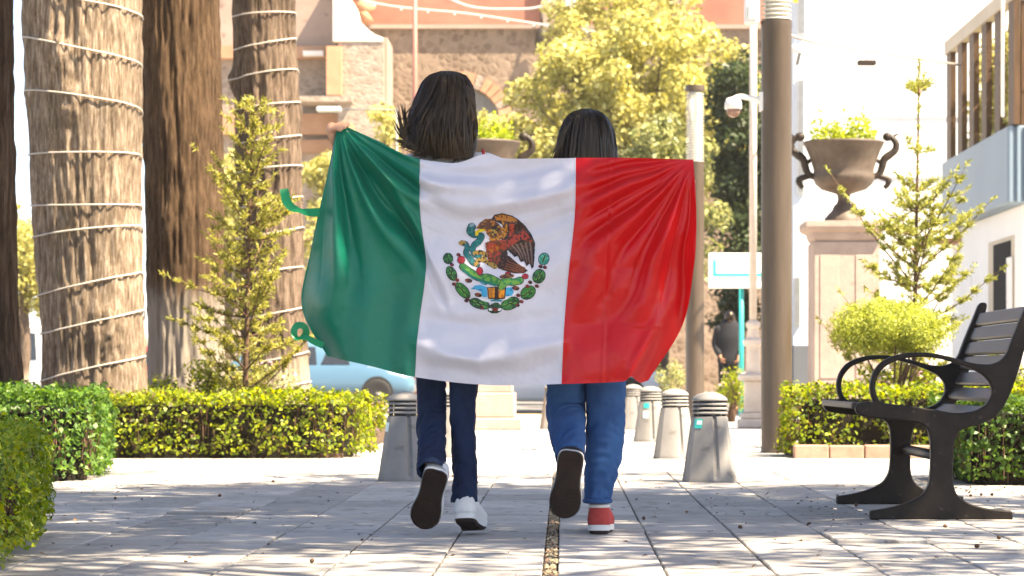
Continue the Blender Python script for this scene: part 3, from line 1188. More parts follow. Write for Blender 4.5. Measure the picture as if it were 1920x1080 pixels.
# ------------------------------------------------------------------ white building behind the urn
YH = 44.0
wb = empty('white_building', (PX(1500, YH), YH, 0))
WO = wb.location.copy()
mb = MB()
prect(mb, 1531, 2200, -220, 800, YH, 6, WO)
mb.build('wall', M['wall_white'], wb)
mb = MB()
prect(mb, 1488, 1530.6, -220, 648, YH - 0.35, 5, WO)
mb.build('corner_pilaster', M['wall_bluish'], wb)
mb = MB()
prect(mb, 1488, 1530.4, 648, 800, YH - 0.42, 0.5, WO)
mb.build('plinth', M['wall_grey'], wb)
for y0, y1 in ((212, 220), (330, 333)):
    mb = MB()
    prect(mb, 1531.5, 2200, y0, y1, YH - 0.025, 0.024, WO)
    mb.build('moulding', M['wall_white'], wb)
for a, b, c, d in ((1497, 1509, -40, 62), (1497, 1507, 150, 360), (1490, 1500, 520, 606)):
    mb = MB()
    prect(mb, a - 2, b + 2, c - 3, d + 3, YH - 0.40, 0.049, WO)
    f = mb.build('window', M['wall_white'], wb)
    mb = MB()
    prect(mb, a, b, c, d, YH - 0.412, 0.0115, WO)
    mb.build('pane', plain('grey_pane', (0.20, 0.21, 0.22), 0.3), f)
tag(wb, 'bright white building with bluish corner pilaster and grey plinth behind the urn', 'building')

# ------------------------------------------------------------------ house with the slatted balcony
hb = empty('balcony_house', (5.95, 34.3, 0))
HO = hb.location.copy()
mb = MB()
mb.box(0, 7, 0.3, 6.6, 0, 2.80)
hw = mb.build('wall', M['wall_white'], hb)
mb = MB()
mb.box(-0.012, 0.0, 0.9, 3.0, 1.42, 2.44)
f = mb.build('window', M['beam'], hb)
mb = MB()
mb.box(-0.024, -0.0125, 1.1, 2.5, 1.47, 2.38)
mb.build('pane', plain('dark_interior', (0.015, 0.015, 0.018), 0.9, spec=0.1), f)  # matt near-black sheet stands in for the unlit room behind the opening
mb = MB()
mb.box(-0.05, -0.0245, 0.9, 1.25, 1.3, 2.15)
mb.build('shutter', M['wall_white'], f)
mb = MB()
mb.box(-0.35, 0.02, 5.6, 6.5, 2.58, 2.64)
mb.build('canopy_ledge', M['church_brick'], hb)
# blue-grey parapet: plain side, ribbed front
mb = MB()
mb.cbox(-0.24, 7, 0.0, 6.0, 2.805, 3.80, 0.02)
bp_ = mb.build('balcony_parapet', M['balcony'], hb)
for i in range(22):
    mb = MB() if i == 0 else mb
    if i == 0:
        mb.cbox(0, 0.05, -0.045, -0.001, 2.81, 3.795, 0.008)
        rib = mb.build('rib', M['balcony'], bp_)
        rib.location = (-0.23, 0, 0)
    else:
        o = rib.copy()
        COL.objects.link(o)
        o.parent = bp_
        o.location = (-0.23 + 0.10 * i, 0, 0)
# slatted screen
zb, zt = 3.81, 5.42
mb = MB()
mb.box(-0.20, -0.06, 0.0, 6.0, zt, zt + 0.2)
mb.box(-0.06, 7.0, 0.0, 0.14, zt, zt + 0.2)
sc_ = mb.build('top_beam', M['beam'], hb)
mb = MB()
mb.box(-0.04, 0.04, -0.22, 0.22, zb, zt - 0.001)
sl0 = mb.build('slat', M['slat_wood'], hb)
sl0.location = (-0.13, 0.15, 0)
for i in range(1, 6):
    o = sl0.copy()
    COL.objects.link(o)
    o.location = (-0.13, 0.15 + i * 1.12, 0)
for i in range(6):
    o = sl0.copy()
    COL.objects.link(o)
    o.rotation_euler = (0, 0, R(90))
    o.location = (0.16 + i * 0.42, 0.06, 0)
mb = MB()
mb.box(-0.06, 3, 0.01, 0.055, 4.25, 4.37)
mb.build('rail', M['slat_wood'], hb)
mb = MB()
mb.tube([(-0.32, -0.1, 3.9), (-0.32, -0.1, 7.5)], 0.025, 8)
mb.build('downpipe', M['white_metal'], hb, smooth=True)
tag(hb, 'white house with ribbed blue-grey balcony and tall brown slats above it', 'house')
r_ = np.random.default_rng(21)
pl = empty('balcony_plant', (6.0, 37.5, 3.805))
cl = [np.array([r_.uniform(0.0, 0.55), r_.uniform(-2.3, 2.6), r_.uniform(0.1, 1.4)]) for _ in range(110)]
C, Nn = blob_points(r_, cl, [(0.2, 0.30, 0.26)] * 110, 1400)
leaves('foliage', C, Nn, 0.09, M['leaf_gold'], pl, seed=4)
for k in range(5):
    mb = MB()
    mb.tube([(0.3, -1.8 + k * 0.9, 0), (0.35, -1.8 + k * 0.9, 0.9)], 0.02, 6)
    mb.build('stem', M['twig'], pl)
tag(pl, 'yellow-green bush growing on the balcony behind the brown slats', 'plant')

# ------------------------------------------------------------------ the row of trunks
tree_rows = [
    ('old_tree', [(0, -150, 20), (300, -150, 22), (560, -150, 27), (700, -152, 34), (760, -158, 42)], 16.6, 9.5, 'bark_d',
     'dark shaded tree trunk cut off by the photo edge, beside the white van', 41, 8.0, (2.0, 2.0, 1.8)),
    ('old_tree', [(0, 47, 264), (150, 52, 265), (300, 58, 264), (450, 68, 266), (600, 78, 270), (700, 80, 276), (755, 78, 281)], 21.5, 11, 'bark_a',
     'thickest pale brown trunk wound with white cord, behind the clipped hedge', 52, 8.6, (2.4, 2.4, 2.0)),
    ('old_tree', [(0, 263, 409), (200, 270, 414), (400, 276, 417), (550, 279, 418), (690, 280, 421), (750, 276, 428)], 24.0, 11, 'bark_b',
     'dark brown trunk without cord, greyish below, between the two corded trunks', 63, 8.8, (2.3, 2.3, 2.0)),
    ('old_tree', [(0, 441, 553), (150, 444, 557), (300, 447, 564), (450, 452, 567), (600, 456, 573), (735, 458, 584)], 25.5, 11, 'bark_c',
     'slimmer ashen trunk wound with cord, behind the young conifer by the flag', 74, 9.0, (2.3, 2.3, 2.0)),
]
surf_fn = []
for nm, rows, Y, tz, mk, lab, sd, cz, cr in tree_rows:
    kn = {52: [(4.45, PZ(110, 21.5), 0.10, 0.05), (4.6, PZ(200, 21.5), 0.12, 0.03), (5.2, PZ(620, 21.5), 0.13, 0.04)], 63: [(4.3, 1.9, 0.12, 0.03)], 74: [(3.2, PZ(150, 25.5), 0.08, 0.05), (6.2, PZ(215, 25.5), 0.08, 0.04)]}.get(sd, [])
    root, fn = big_tree(nm, rows, Y, tz, M[mk], lab, 'old trees along the path', sd, cz, cr, knots=kn)
    surf_fn.append((fn, Y))


def wrap_cord(fn, Y, turns, label, rad=0.0068, wander=0.012):
    """cord wound round a trunk; turns: (y at left edge, y at right edge) in the photo, seen on the front"""
    pts = []
    r = np.random.default_rng(int(Y * 10))
    for i, (yl, yr) in enumerate(turns):
        zl, zr = PZ(yl, Y), PZ(yr, Y)
        for t in np.linspace(0, 1, 26):
            ang = math.pi + math.pi * t           # front half: left (pi) -> right (2 pi) through -Y
            z = zl + (zr - zl) * (t * t * (3 - 2 * t)) - math.sin(math.pi * t) * r.uniform(0.0, 1) * 0.0 - math.sin(math.pi * t) * wander * ((i * 7) % 3)
            p, nrm = fn(z, ang)
            pts.append(p + nrm * (rad * 0.8 + 0.013))
        if i + 1 < len(turns):
            zn = PZ(turns[i + 1][0], Y)
            for t in np.linspace(0.06, 0.94, 16):
                ang = math.pi * t                 # behind the trunk
                p, nrm = fn(zr + (zn - zr) * t, ang)
                pts.append(p + nrm * (rad + 0.01))
    # smooth the path a little
    A = np.array([tuple(p) for p in pts])
    for _ in range(2):
        A[1:-1] = 0.25 * A[:-2] + 0.5 * A[1:-1] + 0.25 * A[2:]
    mb = MB()
    mb.tube([Vector(a) for a in A], rad, 6)
    o = mb.build('wound_cord', M['cord'], None, smooth=True)
    tag(o, label, 'cord', 'cords wound round the trunks')


wrap_cord(*surf_fn[1], [(-70, -30), (-12, 30), (70, 120), (172, 205), (292, 290), (386, 384), (447, 424), (556, 510), (627, 580), (716, 668)],
          'white cord spiralling up the thickest pale trunk')
wrap_cord(*surf_fn[3], [(-20, -30), (33, 25), (95, 72), (152, 131), (207, 192), (270, 253), (326, 311), (392, 368), (448, 425), (520, 500), (600, 575), (682, 658), (740, 715)],
          'pale cord spiralling up the slim trunk behind the young conifer')

# shade trees standing beside the path, their crowns over it
def shade_tree(x, y, h, cz, cr, seed, label, n=70, crl=0.7, shade_clumps=None):
    r = np.random.default_rng(seed)
    root = empty('shade_tree', (x, y, 0))
    mb = MB()
    pts = spline([(0, 0, -0.05), (0.05, 0.03, 1.5), (-0.05, 0.1, 3.5), (0, 0, h)], 14)
    mb.tube(pts, list(np.linspace(0.24, 0.08, 14)), 16)
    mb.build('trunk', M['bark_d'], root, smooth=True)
    cl, rads = crown_clumps(r, (cr[3], cr[4], cz), cr[:3], n, crl, 0.15)
    if shade_clumps:      # unseen extra clumps added to the crown to shade the flag
        c2, r2 = crown_clumps(r, shade_clumps[:3], shade_clumps[3:6], shade_clumps[6], crl, 0.1)
        cl += c2
        rads += r2
    mb = MB()
    for p in cl[::2]:
        zb = r.uniform(3.0, h * 0.8)
        b = Vector((0, 0, zb))
        p = Vector(p)
        mb.tube(spline([b, b.lerp(p, 0.5) + Vector((0, 0, 0.3)), p], 5), [0.06, 0.05, 0.035, 0.02, 0.01], 6)
    mb.build('limb', M['bark_d'], root, smooth=True)
    C, Nn = blob_points(r, cl, rads, 620)
    leaves('crown', C, Nn, 0.12, M['leaf_crown'], root, seed=seed, spread=0.8)
    tag(root, label, 'tree', 'shade trees beside the path')


shade_tree(3.6, 10.0, 8.5, 7.0, (3.4, 3.9, 1.7, -0.2, 0.0), 81, 'leafy tree shading the bench from beside the path', 200, 0.56, (-0.35, -2.4, 7.0, 1.5, 0.75, 1.1, 15))
shade_tree(3.4, 5.2, 8.5, 7.0, (3.4, 2.7, 1.7, -0.2, 0.2), 82, 'leafy tree shading the near paving from the bench side', 45, 0.55)
shade_tree(-3.4, 12.3, 8.5, 7.0, (1.9, 1.7, 1.4, 2.9, 2.3), 83, 'leafy tree behind the near hedges opposite the bench', 56)  # unseen; crown set off its trunk to shade the dark trunk and hedge

# ------------------------------------------------------------------ hedges
hedge('clipped_hedge', [(-1.40, 18.75), (-1.36, 19.1), (-1.45, 19.45), (-1.7, 19.6), (-4.6, 19.6), (-4.6, 18.5), (-3.2, 18.5), (-1.65, 18.48)][::-1], 0.42, M['leaf_box'],
      'low sunlit clipped hedge with yellow-green top in front of the trunks', 'clipped hedges', seed=11)
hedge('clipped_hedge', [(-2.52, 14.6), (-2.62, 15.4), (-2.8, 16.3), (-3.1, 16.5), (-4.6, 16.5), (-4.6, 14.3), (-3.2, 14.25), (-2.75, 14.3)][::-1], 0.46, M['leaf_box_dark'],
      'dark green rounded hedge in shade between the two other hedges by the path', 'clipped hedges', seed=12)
hedge('clipped_hedge', [(-1.56, 7.2), (-1.64, 8.0), (-1.76, 9.0), (-1.86, 9.7), (-2.02, 10.05), (-2.4, 10.2), (-3.4, 10.2), (-3.4, 7.2)][::-1], 0.36, M['leaf_front'],
      'rounded yellowish-green hedge end cut off by the near corner of the photo', 'clipped hedges', seed=13, leaf=0.022, dens=4200)
hedge('clipped_hedge', [(1.56, 18.72), (1.6, 18.68), (4.6, 18.68), (4.6, 19.5), (1.62, 19.5), (1.55, 19.2)], 0.46, M['leaf_box'],
      'bright low hedge above the brick kerb behind the bench', 'clipped hedges', seed=14, z0=0.0)
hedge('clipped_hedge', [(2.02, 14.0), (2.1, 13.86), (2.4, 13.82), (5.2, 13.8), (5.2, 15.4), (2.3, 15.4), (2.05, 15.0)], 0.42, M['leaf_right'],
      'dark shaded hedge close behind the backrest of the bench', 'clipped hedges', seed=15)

# brick kerb of the planting bed
kb = empty('brick_kerb', (1.6, 18.5, 0))
mb = MB()
mb.cbox(0, 0.238, 0, 0.13, -0.02, 0.092, 0.008)
b0 = mb.build('brick', M['brick_kerb'], kb)
for i in range(12):
    o = b0 if i == 0 else b0.copy()
    if i:
        COL.objects.link(o)
    o.location = (i * 0.245, random.gauss(0, 0.003), random.gauss(0, 0.002))
tag(kb, 'low kerb of red-brown bricks under the bright hedge', 'kerb')

# ================================================================== STREET FURNITURE
def make_bollard():
    root = empty('bollard')
    n = 72
    prof = [(0.150, 0.0), (0.152, 0.012), (0.148, 0.03), (0.135, 0.12), (0.120, 0.22), (0.106, 0.31), (0.099, 0.352), (0.090, 0.356)]
    vs, fs = [], []
    for r, z in prof:
        for k in range(n):
            a = 2 * math.pi * k / n
            q = 0.72 + 0.28 / max(abs(math.cos(a)), abs(math.sin(a))) * 0.93
            d = min(abs(((a - R(-78) + math.pi / 4) % (math.pi / 2)) - math.pi / 4), 1)
            g = 0.014 if (d < 0.085 and z > 0.015) else 0.0
            vs.append(((r * q - g) * math.cos(a), (r * q - g) * math.sin(a), z))
    m = len(prof)
    for i in range(m - 1):
        for k in range(n):
            fs.append((i * n + k, i * n + (k + 1) % n, (i + 1) * n + (k + 1) % n, (i + 1) * n + k))
    fs.append(tuple(range((m - 1) * n, m * n)))
    mb = MB()
    mb.add(vs, fs)
    mb.build('body', M['concrete'], root, shade_angle=30)
    mb = MB()
    mb.lathe([(0.062, 0.35), (0.060, 0.45)], n=24)
    for k in range(4):
        a = R(12 + 90 * k)
        c, s = math.cos(a) * 0.078, math.sin(a) * 0.078
        mb.box(c - 0.012, c + 0.012, s - 0.012, s + 0.012, 0.35, 0.45)
    mb.build('lamp_core', M['concrete_dark'], root)
    mb = MB()
    mb.lathe([(0.07, -0.006), (0.098, -0.006), (0.099, 0.0), (0.094, 0.006), (0.07, 0.008)], n=40, sq=0.2)
    f0 = mb.build('fin', M['concrete'], root, shade_angle=40)
    f0.location.z = 0.374
    for i in (1, 2):
        o = f0.copy()
        COL.objects.link(o)
        o.location.z = 0.374 + 0.024 * i
        o.scale = (1 - 0.02 * i,) * 2 + (1,)
    mb = MB()
    mb.lathe([(0.07, 0.438), (0.097, 0.438), (0.098, 0.446), (0.088, 0.460), (0.064, 0.474), (0.035, 0.483), (0.008, 0.486)], n=40, sq=0.15)
    mb.build('cap', M['concrete'], root, smooth=True)
    mb = MB()
    mb.lathe([(0.008, 0.484), (0.008, 0.490)], n=12)
    mb.build('bolt', M['steel'], root)
    return root


def add_sticker(root, ang, z, h, wdt, mat):
    """small printed label bent over the bollard body"""
    mb = MB()
    vs = []
    for zz in (z, z + h):
        r = float(np.interp(zz, [0.03, 0.12, 0.22, 0.31, 0.352], [0.148, 0.135, 0.120, 0.106, 0.099]))
        for t in np.linspace(-0.5, 0.5, 5):
            a = ang + t * wdt / r
            q = 0.72 + 0.28 / max(abs(math.cos(a)), abs(math.sin(a))) * 0.93
            vs.append(((r * q + 0.0025) * math.cos(a), (r * q + 0.0025) * math.sin(a), zz))
    mb.add(vs, [(i, i + 1, i + 6, i + 5) for i in range(4)])
    return mb.build('sticker', mat, root)


bproto = make_bollard()
spots = [(0.789, 14.42, 0, 'grey bollard in shade with teal sticker, nearest to the bench'),
         (0.772, 18.55, 4, 'sunlit beige bollard just behind the shaded one with the sticker'),
         (0.757, 23.3, -6, 'sunlit bollard with two stickers, third in the row towards the cars'),
         (0.744, 28.6, 8, 'farthest bollard of the row leading from the bench to the cars'),
         (-0.868, 14.6, 2, 'grey bollard beside the dark-jeans walker, at the hedge end'),
         (-0.80, 18.9, -3, 'sunlit bollard glimpsed between the legs of the dark-jeans walker'),
         (-0.115, 28.9, 5, 'far bollard peeping out beside the lifted leg in blue jeans')]
for i, (x, y, a, lab) in enumerate(spots):
    o = bproto if i == 0 else copy_tree(bproto)
    o.location = (x, y, 0)
    o.rotation_euler = (0, 0, R(a))
    tag(o, lab, 'bollard', 'bollards along the path')
    if i == 0:
        b_first = o
    if i == 2:
        b_third = o
    if i == 4:
        b_left = o
add_sticker(b_first, R(-128), 0.292, 0.05, 0.05, M['teal'])
add_sticker(b_first, R(-123), 0.312, 0.022, 0.026, M['sticker_white']).scale = (1.006, 1.006, 1)
add_sticker(b_third, R(-105), 0.295, 0.045, 0.05, M['teal'])
add_sticker(b_third, R(-105), 0.21, 0.06, 0.05, M['sticker_white'])
add_sticker(b_left, R(-150), 0.27, 0.05, 0.05, M['sticker_white'])


def lamp(x, y, label, n_fin=26):
    root = empty('street_lamp', (x, y, 0))
    mb = MB()
    mb.lathe([(0.122, 0.0), (0.118, 0.02), (0.116, 0.05), (0.113, 3.15), (0.117, 3.17), (0.117, 3.22)], n=48)
    mb.build('post', M['lamp_post'], root, shade_angle=40)
    mb = MB()
    mb.lathe([(0.082, 3.221), (0.082, 4.1)], n=24)
    mb.build('diffuser', plain('lamp_diffuser', (0.62, 0.60, 0.54), 0.4), root, smooth=True)
    mb = MB()
    mb.lathe([(0.084, 0.004), (0.112, -0.004), (0.113, 0.0), (0.084, 0.012)], n=32)
    f0 = mb.build('louvre_ring', M['louvre'], root, smooth=True)
    for i in range(n_fin):
        o = f0 if i == 0 else f0.copy()
        if i:
            COL.objects.link(o)
        o.location.z = 3.235 + i * 0.86 / n_fin
    mb = MB()
    mb.lathe([(0.084, 4.1), (0.122, 4.1), (0.124, 4.12), (0.12, 4.17), (0.02, 4.18)], n=32)
    mb.build('cap', M['lamp_post'], root, shade_angle=40)
    tag(root, label, 'lamp', 'round street lamps')
    return root


lampA = lamp(PX(1456, 19.9), 19.9, 'thick brown lamp post rising past the photo top beside the bench hedge')
lampB = lamp(PX(1303, 33.0), 33.0, 'whole brown lamp post with white louvred head behind the red flag end')

# dome camera on its bracket, clamped to the near lamp post
dc = empty('dome_camera', (PX(1425, 19.9), 19.9, PZ(196, 19.9)))
mb = MB()
mb.tube(spline([(0.01, 0, 0.03), (-0.08, 0, 0.05), (-0.17, 0, 0.055), (-0.2, 0, 0.04)], 10), [0.028, 0.026, 0.024, 0.022, 0.02, 0.02, 0.02, 0.02, 0.02, 0.02], 10)
mb.box(-0.006, 0.02, -0.05, 0.05, -0.05, 0.09)
mb.build('bracket', M['white_metal'], dc, shade_angle=40)
mb = MB()
mb.lathe([(0.02, 0.055), (0.05, 0.045), (0.064, 0.01), (0.066, -0.03), (0.06, -0.036)], (-0.2, 0, 0), 24)
mb.build('housing', M['white_metal'], dc, smooth=True)
mb = MB()
mb.lathe([(0.052, -0.036), (0.05, -0.06), (0.036, -0.085), (0.012, -0.097)], (-0.2, 0, 0), 24)
mb.build('dome', plain('smoked_dome', (0.28, 0.16, 0.12), 0.15), dc, smooth=True)
tag(dc, 'white dome security camera on a bracket clamped to the thick lamp post', 'camera')
bxo = empty('junction_box', (PX(1411, 19.9), 19.9, PZ(46, 19.9)))
mb = MB()
mb.cbox(-0.06, 0.055, -0.06, 0.05, 0, 0.19, 0.01)
mb.build('case', M['white_metal'], bxo)
mb = MB()
mb.cbox(-0.035, 0.03, -0.075, -0.0605, 0.03, 0.15, 0.005)
mb.build('cover', M['sign_white'], bxo)
tag(bxo, 'small white box fixed near the top of the thick lamp post', 'box')
pn = MB()
pv = [P(1487 + 10 * i, 0 - 60 + 0, 19.9) for i in range(2)]
for i, z in enumerate(np.linspace(3.36, 3.9, 7)):
    for j in range(2):
        pn.v.append((PX(1486, 19.9) + 0.005 + j * 0.05 * (1 - 0.3 * math.cos(i)), 19.9 + 0.02 * math.sin(i * 1.3), float(z)))
pn.f = [(2 * i, 2 * i + 1, 2 * i + 3, 2 * i + 2) for i in range(6)]
pn.m = [0] * 6
tag(pn.build('pennant', plain('orange_cloth', (0.75, 0.30, 0.03), 0.8), None, smooth=True), 'narrow orange pennant hanging by the top of the thick lamp post', 'pennant')

# ------------------------------------------------------------------ bench
YN, YF = 10.62, 11.92
bench = empty('park_bench', (1.51, YN, 0))


def bpt(cx, cy):
    """tracing of the near end frame, in metres about the bench foot"""
    x, y = 1530 + cx / 2.454, 560 + cy / 2.454
    return (PX(x, 10.59) - 1.51, PZ(y, 10.59) + 0.008)


outer = [(258, 1028), (252, 1024), (250, 990), (256, 986), (345, 972), (430, 948), (495, 912), (524, 860), (531, 760), (529, 650), (514, 605), (480, 580), (400, 570), (330, 566), (245, 556),
         (196, 545), (181, 520), (190, 492), (225, 484), (268, 488), (250, 440), (250, 395), (265, 345), (300, 300), (360, 270), (440, 255), (540, 258),
         (640, 282), (730, 308), (800, 313), (850, 296), (880, 262), (900, 205), (930, 130), (960, 60), (984, -2), (1000, -16), (1022, -14), (1030, 2),
         (1010, 70), (985, 160), (955, 268), (925, 370), (895, 450), (865, 510), (825, 555), (760, 588), (690, 604), (652, 625), (636, 680), (632, 770),
         (633, 860), (648, 912), (700, 950), (790, 978), (900, 986), (906, 990), (908, 1024), (903, 1028)]
inner = [(300, 488), (280, 455), (273, 415), (283, 365), (325, 315), (395, 286), (470, 276), (560, 281), (640, 303), (715, 330), (775, 360), (808, 400),
         (812, 450), (785, 498), (735, 526), (650, 538), (545, 520), (430, 502), (350, 494)]
def dense(poly, k=2):
    """corner cutting: rounds the tracing without overshooting it"""
    p = np.asarray(poly, float)
    for _ in range(k):
        q = np.roll(p, -1, axis=0)
        p = np.stack([0.8 * p + 0.2 * q, 0.2 * p + 0.8 * q], 1).reshape(-1, 2)
    return [tuple(v) for v in p]


oc = dense([bpt(*p) for p in outer])
oc = [(x, max(z, 0.0)) for x, z in oc]
ic = dense([bpt(*p) for p in inner])
fr = extrude2d('end_frame', [oc, ic], 0.05, 0.006, M['bench'], bench, 35)
fr.matrix_local = Matrix.Translation((0, 0, 0)) @ FRONT
f2 = fr.copy()
COL.objects.link(f2)
f2.parent = bench
f2.matrix_local = Matrix.Translation((0, YF - YN, 0)) @ FRONT
# slats run between the frames; each is a rounded board set on the seat or back line
seat_line = [bpt(*p) for p in ((205, 505), (310, 512), (420, 519), (530, 535), (640, 552))]
back_line = [bpt(*p) for p in ((770, 535), (838, 455), (868, 380), (893, 300), (918, 225), (945, 150), (972, 75))]
L_ = YF - YN


def slat_mesh(w, t):
    mb = MB()
    mb.cbox(-w / 2, w / 2, 0.026, L_ - 0.026, -t / 2, t / 2, 0.006)
    me = bpy.data.meshes.new('slat')
    me.from_pydata(mb.v, [], mb.f)
    me.materials.append(M['bench_slat'])
    return me


sm1, sm2 = slat_mesh(0.075, 0.026), slat_mesh(0.062, 0.024)
for i, (x, z) in enumerate(seat_line):
    o = link('slat', sm1, bench)
    o.location = (x + 0.008, 0, z)
    o.rotation_euler = (0, R(6 - i), 0)
for i, (x, z) in enumerate(back_line):
    o = link('slat', sm2, bench)
    o.location = (x + 0.012, 0, z)
    ang = [-35, -52, -60, -65, -68, -68, -68][i]
    o.rotation_euler = (0, R(ang), 0)
mb = MB()
st = bpt(430, 800)
mb.tube([(0.02, 0.02, 0.245), (0.02, L_ - 0.02, 0.245)], 0.022, 16)
mb.build('stretcher', M['bench_slat'], bench, smooth=True)
tag(bench, 'dark brown slatted park bench with curved iron armrests facing the path', 'bench')

# ------------------------------------------------------------------ urns on pedestals
def make_urn(root):
    k = 28.8 / F
    prof = [(75, 265), (76, 268), (73, 274), (68, 284), (62, 300), (57, 316), (56, 326), (58, 330), (57, 336), (53, 345), (42, 355), (22, 361), (13, 364),
            (11, 372), (13, 380), (19, 386), (22, 394), (30, 402), (36, 409), (37, 417)]
    zb = 417
    mb = MB()
    pr = [((r) * k, (zb - y) * k) for r, y in prof][::-1]
    pr += [(68 * k, (zb - 265) * k), (64 * k, (zb - 275) * k)]
    mb.lathe(pr, n=40)
    mb.build('bowl', M['urn'], root, shade_angle=40)
    for s in (-1, 1):
        mb = MB()
        def q(dx, y, dy=0.0):
            return (s * dx * k, dy, (zb - y) * k)
        mb.tube(spline([q(52, 332), q(66, 326), q(72, 312), q(76, 298), q(86, 290), q(97, 280), q(98, 268), q(90, 258), q(84, 254)], 24),
                list(np.linspace(0.035, 0.045, 12)) + list(np.linspace(0.045, 0.03, 12)), 10)
        mb.tube(spline([q(62, 328), q(74, 332), q(84, 336), q(82, 346), q(76, 352)], 14), [0.034] * 10 + [0.03, 0.028, 0.026, 0.024], 8)
        mb.ball(q(82, 256), (0.055, 0.05, 0.05), 12, 8)
        mb.tube(spline([q(92, 258), q(98, 252), q(104, 252)], 6), [0.02, 0.016, 0.014, 0.012, 0.01, 0.006], 6)
        mb.tube(spline([q(74, 300), q(66, 304), q(63, 298)], 6), 0.02, 6)
        mb.build('handle', M['urn_dark'], root, smooth=True)


def make_pedestal(root):
    k = 28.8 / F
    g = (28.8 / F * 0) 
    mb = MB()
    h = 2.23
    mb.cbox(-0.355, 0.355, -0.355, 0.355, 0.40, h - 0.22, 0.01)
    mb.build('shaft', M['stone_pink'], root)
    for s in (-1, 1):
        mb = MB()
        mb.cbox(s * 0.19 - 0.10, s * 0.19 + 0.10, -0.363, -0.3555, 0.55, h - 0.36, 0.003)
        mb.build('panel', M['stone_pink'], root)
    mb = MB()
    mb.lathe([(0.352, h - 0.219), (0.38, h - 0.19), (0.395, h - 0.15), (0.40, h - 0.12), (0.46, h - 0.09), (0.475, h - 0.06), (0.475, h)], n=4)
    cap = mb.build('cornice', M['stone_pink'], root)
    cap.rotation_euler = (0, 0, R(45))
    cap.scale = (1.4142 * 0.93, 1.4142 * 0.93, 1)
    mb = MB()
    mb.cbox(-0.385, 0.385, -0.385, 0.385, 0.13, 0.399, 0.015)
    mb.cbox(-0.46, 0.46, -0.46, 0.46, 0.0, 0.129, 0.015)
    mb.build('base', M['stone_pink'], root)


def urn_plants(root, seed, k=1.0):
    r = np.random.default_rng(seed)
    n = 1500
    a = r.uniform(0, 2 * np.pi, n)
    rad = np.sqrt(r.uniform(0, 1, n)) * 0.36
    hh = r.uniform(0, 1, n) ** 1.6 * (0.16 + 0.26 * np.clip(fbm(np.stack([np.cos(a) * rad * 6, np.sin(a) * rad * 6, a * 0 + seed], -1), 2), 0, 1) * 2)
    C = np.stack([np.cos(a) * rad, np.sin(a) * rad, 0.83 + hh], 1)
    leaves('foliage', C, np.tile([[0, 0, 1.0]], (n, 1)), 0.055, M['leaf_urn'], root, seed=seed)
    mb = MB()
    for i in range(40):
        x, y = C[i * 11][:2]
        mb.tube([(x * 0.7, y * 0.7, 0.82), (x, y, 0.83 + hh[i * 11])], 0.004, 4)
    mb.lathe([(0.37, 0.82), (0.1, 0.835)], n=16)
    mb.build('stem', M['twig'], root)


for i, (x, who) in enumerate(((PX(1582, 28.8), 'lamp'), (PX(900, 28.8), 'walkers'))):
    pd = empty('pedestal', (x, 28.8, 0))
    make_pedestal(pd)
    tag(pd, ['pink stone pedestal with moulded cap behind the globe bush', 'stone pedestal mostly hidden behind the flag, only its base showing'][i], 'pedestal', 'stone pedestals')
    ur = empty('garden_urn', (x, 28.8, 2.231))
    make_urn(ur)
    tag(ur, ['brown footed iron urn with scroll handles in front of the white wall', 'dark urn between the two walkers with only rim and handle showing'][i], 'urn', 'iron urns')
    up = empty('urn_plant', (x, 28.8, 2.231))
    urn_plants(up, 31 + i)
    tag(up, ['lime green plant growing in the urn before the white wall', 'yellow-green plant in the urn between the walkers'][i], 'plant', 'plants in the urns')

# slender white pole on a turned stone foot, behind the lamp post
sp = empty('stone_post', (PX(1412, 29.5), 29.5, 0))
mb = MB()
mb.cbox(-0.17, 0.17, -0.17, 0.17, 0, 0.1, 0.015)
mb.cbox(-0.14, 0.14, -0.14, 0.14, 0.1005, 0.17, 0.015)
mb.cbox(-0.095, 0.095, -0.095, 0.095, 0.1705, 0.52, 0.01)
mb.cbox(-0.16, 0.16, -0.16, 0.16, 0.5205, 0.60, 0.02)
mb.lathe([(0.08, 0.60), (0.075, 0.90), (0.11, 0.92), (0.115, 0.97), (0.07, 1.0), (0.06, 1.1), (0.08, 1.12), (0.08, 1.16), (0.05, 1.19)], n=24)
mb.build('foot', M['stone_pale'], sp, shade_angle=40)
mb = MB()
mb.lathe([(0.042, 1.19), (0.04, 5.5)], n=20)
mb.build('shaft', M['stone_pale'], sp, smooth=True)
tag(sp, 'slender pale post on a turned stone foot tucked behind the thick lamp post', 'post')

# teal sign
sg = empty('street_sign', (PX(1390, 37), 37.0, 0))
SO = sg.location.copy()
mb = MB()
mb.tube([(0, 0, 0), (0, 0, PZ(515, 37))], 0.035, 12)
mb.build('post', M['teal'], sg, smooth=True)
mb = MB()
mb.cbox(PX(1328, 37) - SO.x, PX(1452, 37) - SO.x, -0.08, -0.04, PZ(541, 37), PZ(475, 37), 0.01)
mb.build('panel', M['sign_white'], sg)
mb = MB()
mb.box(PX(1337, 37) - SO.x, PX(1342, 37) - SO.x, -0.10, -0.0805, PZ(518, 37), PZ(488, 37))
mb.box(PX(1342.1, 37) - SO.x, PX(1443, 37) - SO.x, -0.10, -0.0805, PZ(518, 37), PZ(513, 37))
mb.build('frame', M['teal'], sg)
mb = MB()
c = P(1366, 491, 37) - SO
mb.cbox(c.x - 0.045, c.x + 0.045, -0.09, -0.0805, c.z - 0.035, c.z + 0.05, 0.004)
mb.build('emblem', plain('sign_emblem', (0.9, 0.9, 0.9), 0.4, var=0.02), sg)
tag(sg, 'white sign panel with teal frame lines on a teal post behind the lamps', 'sign')

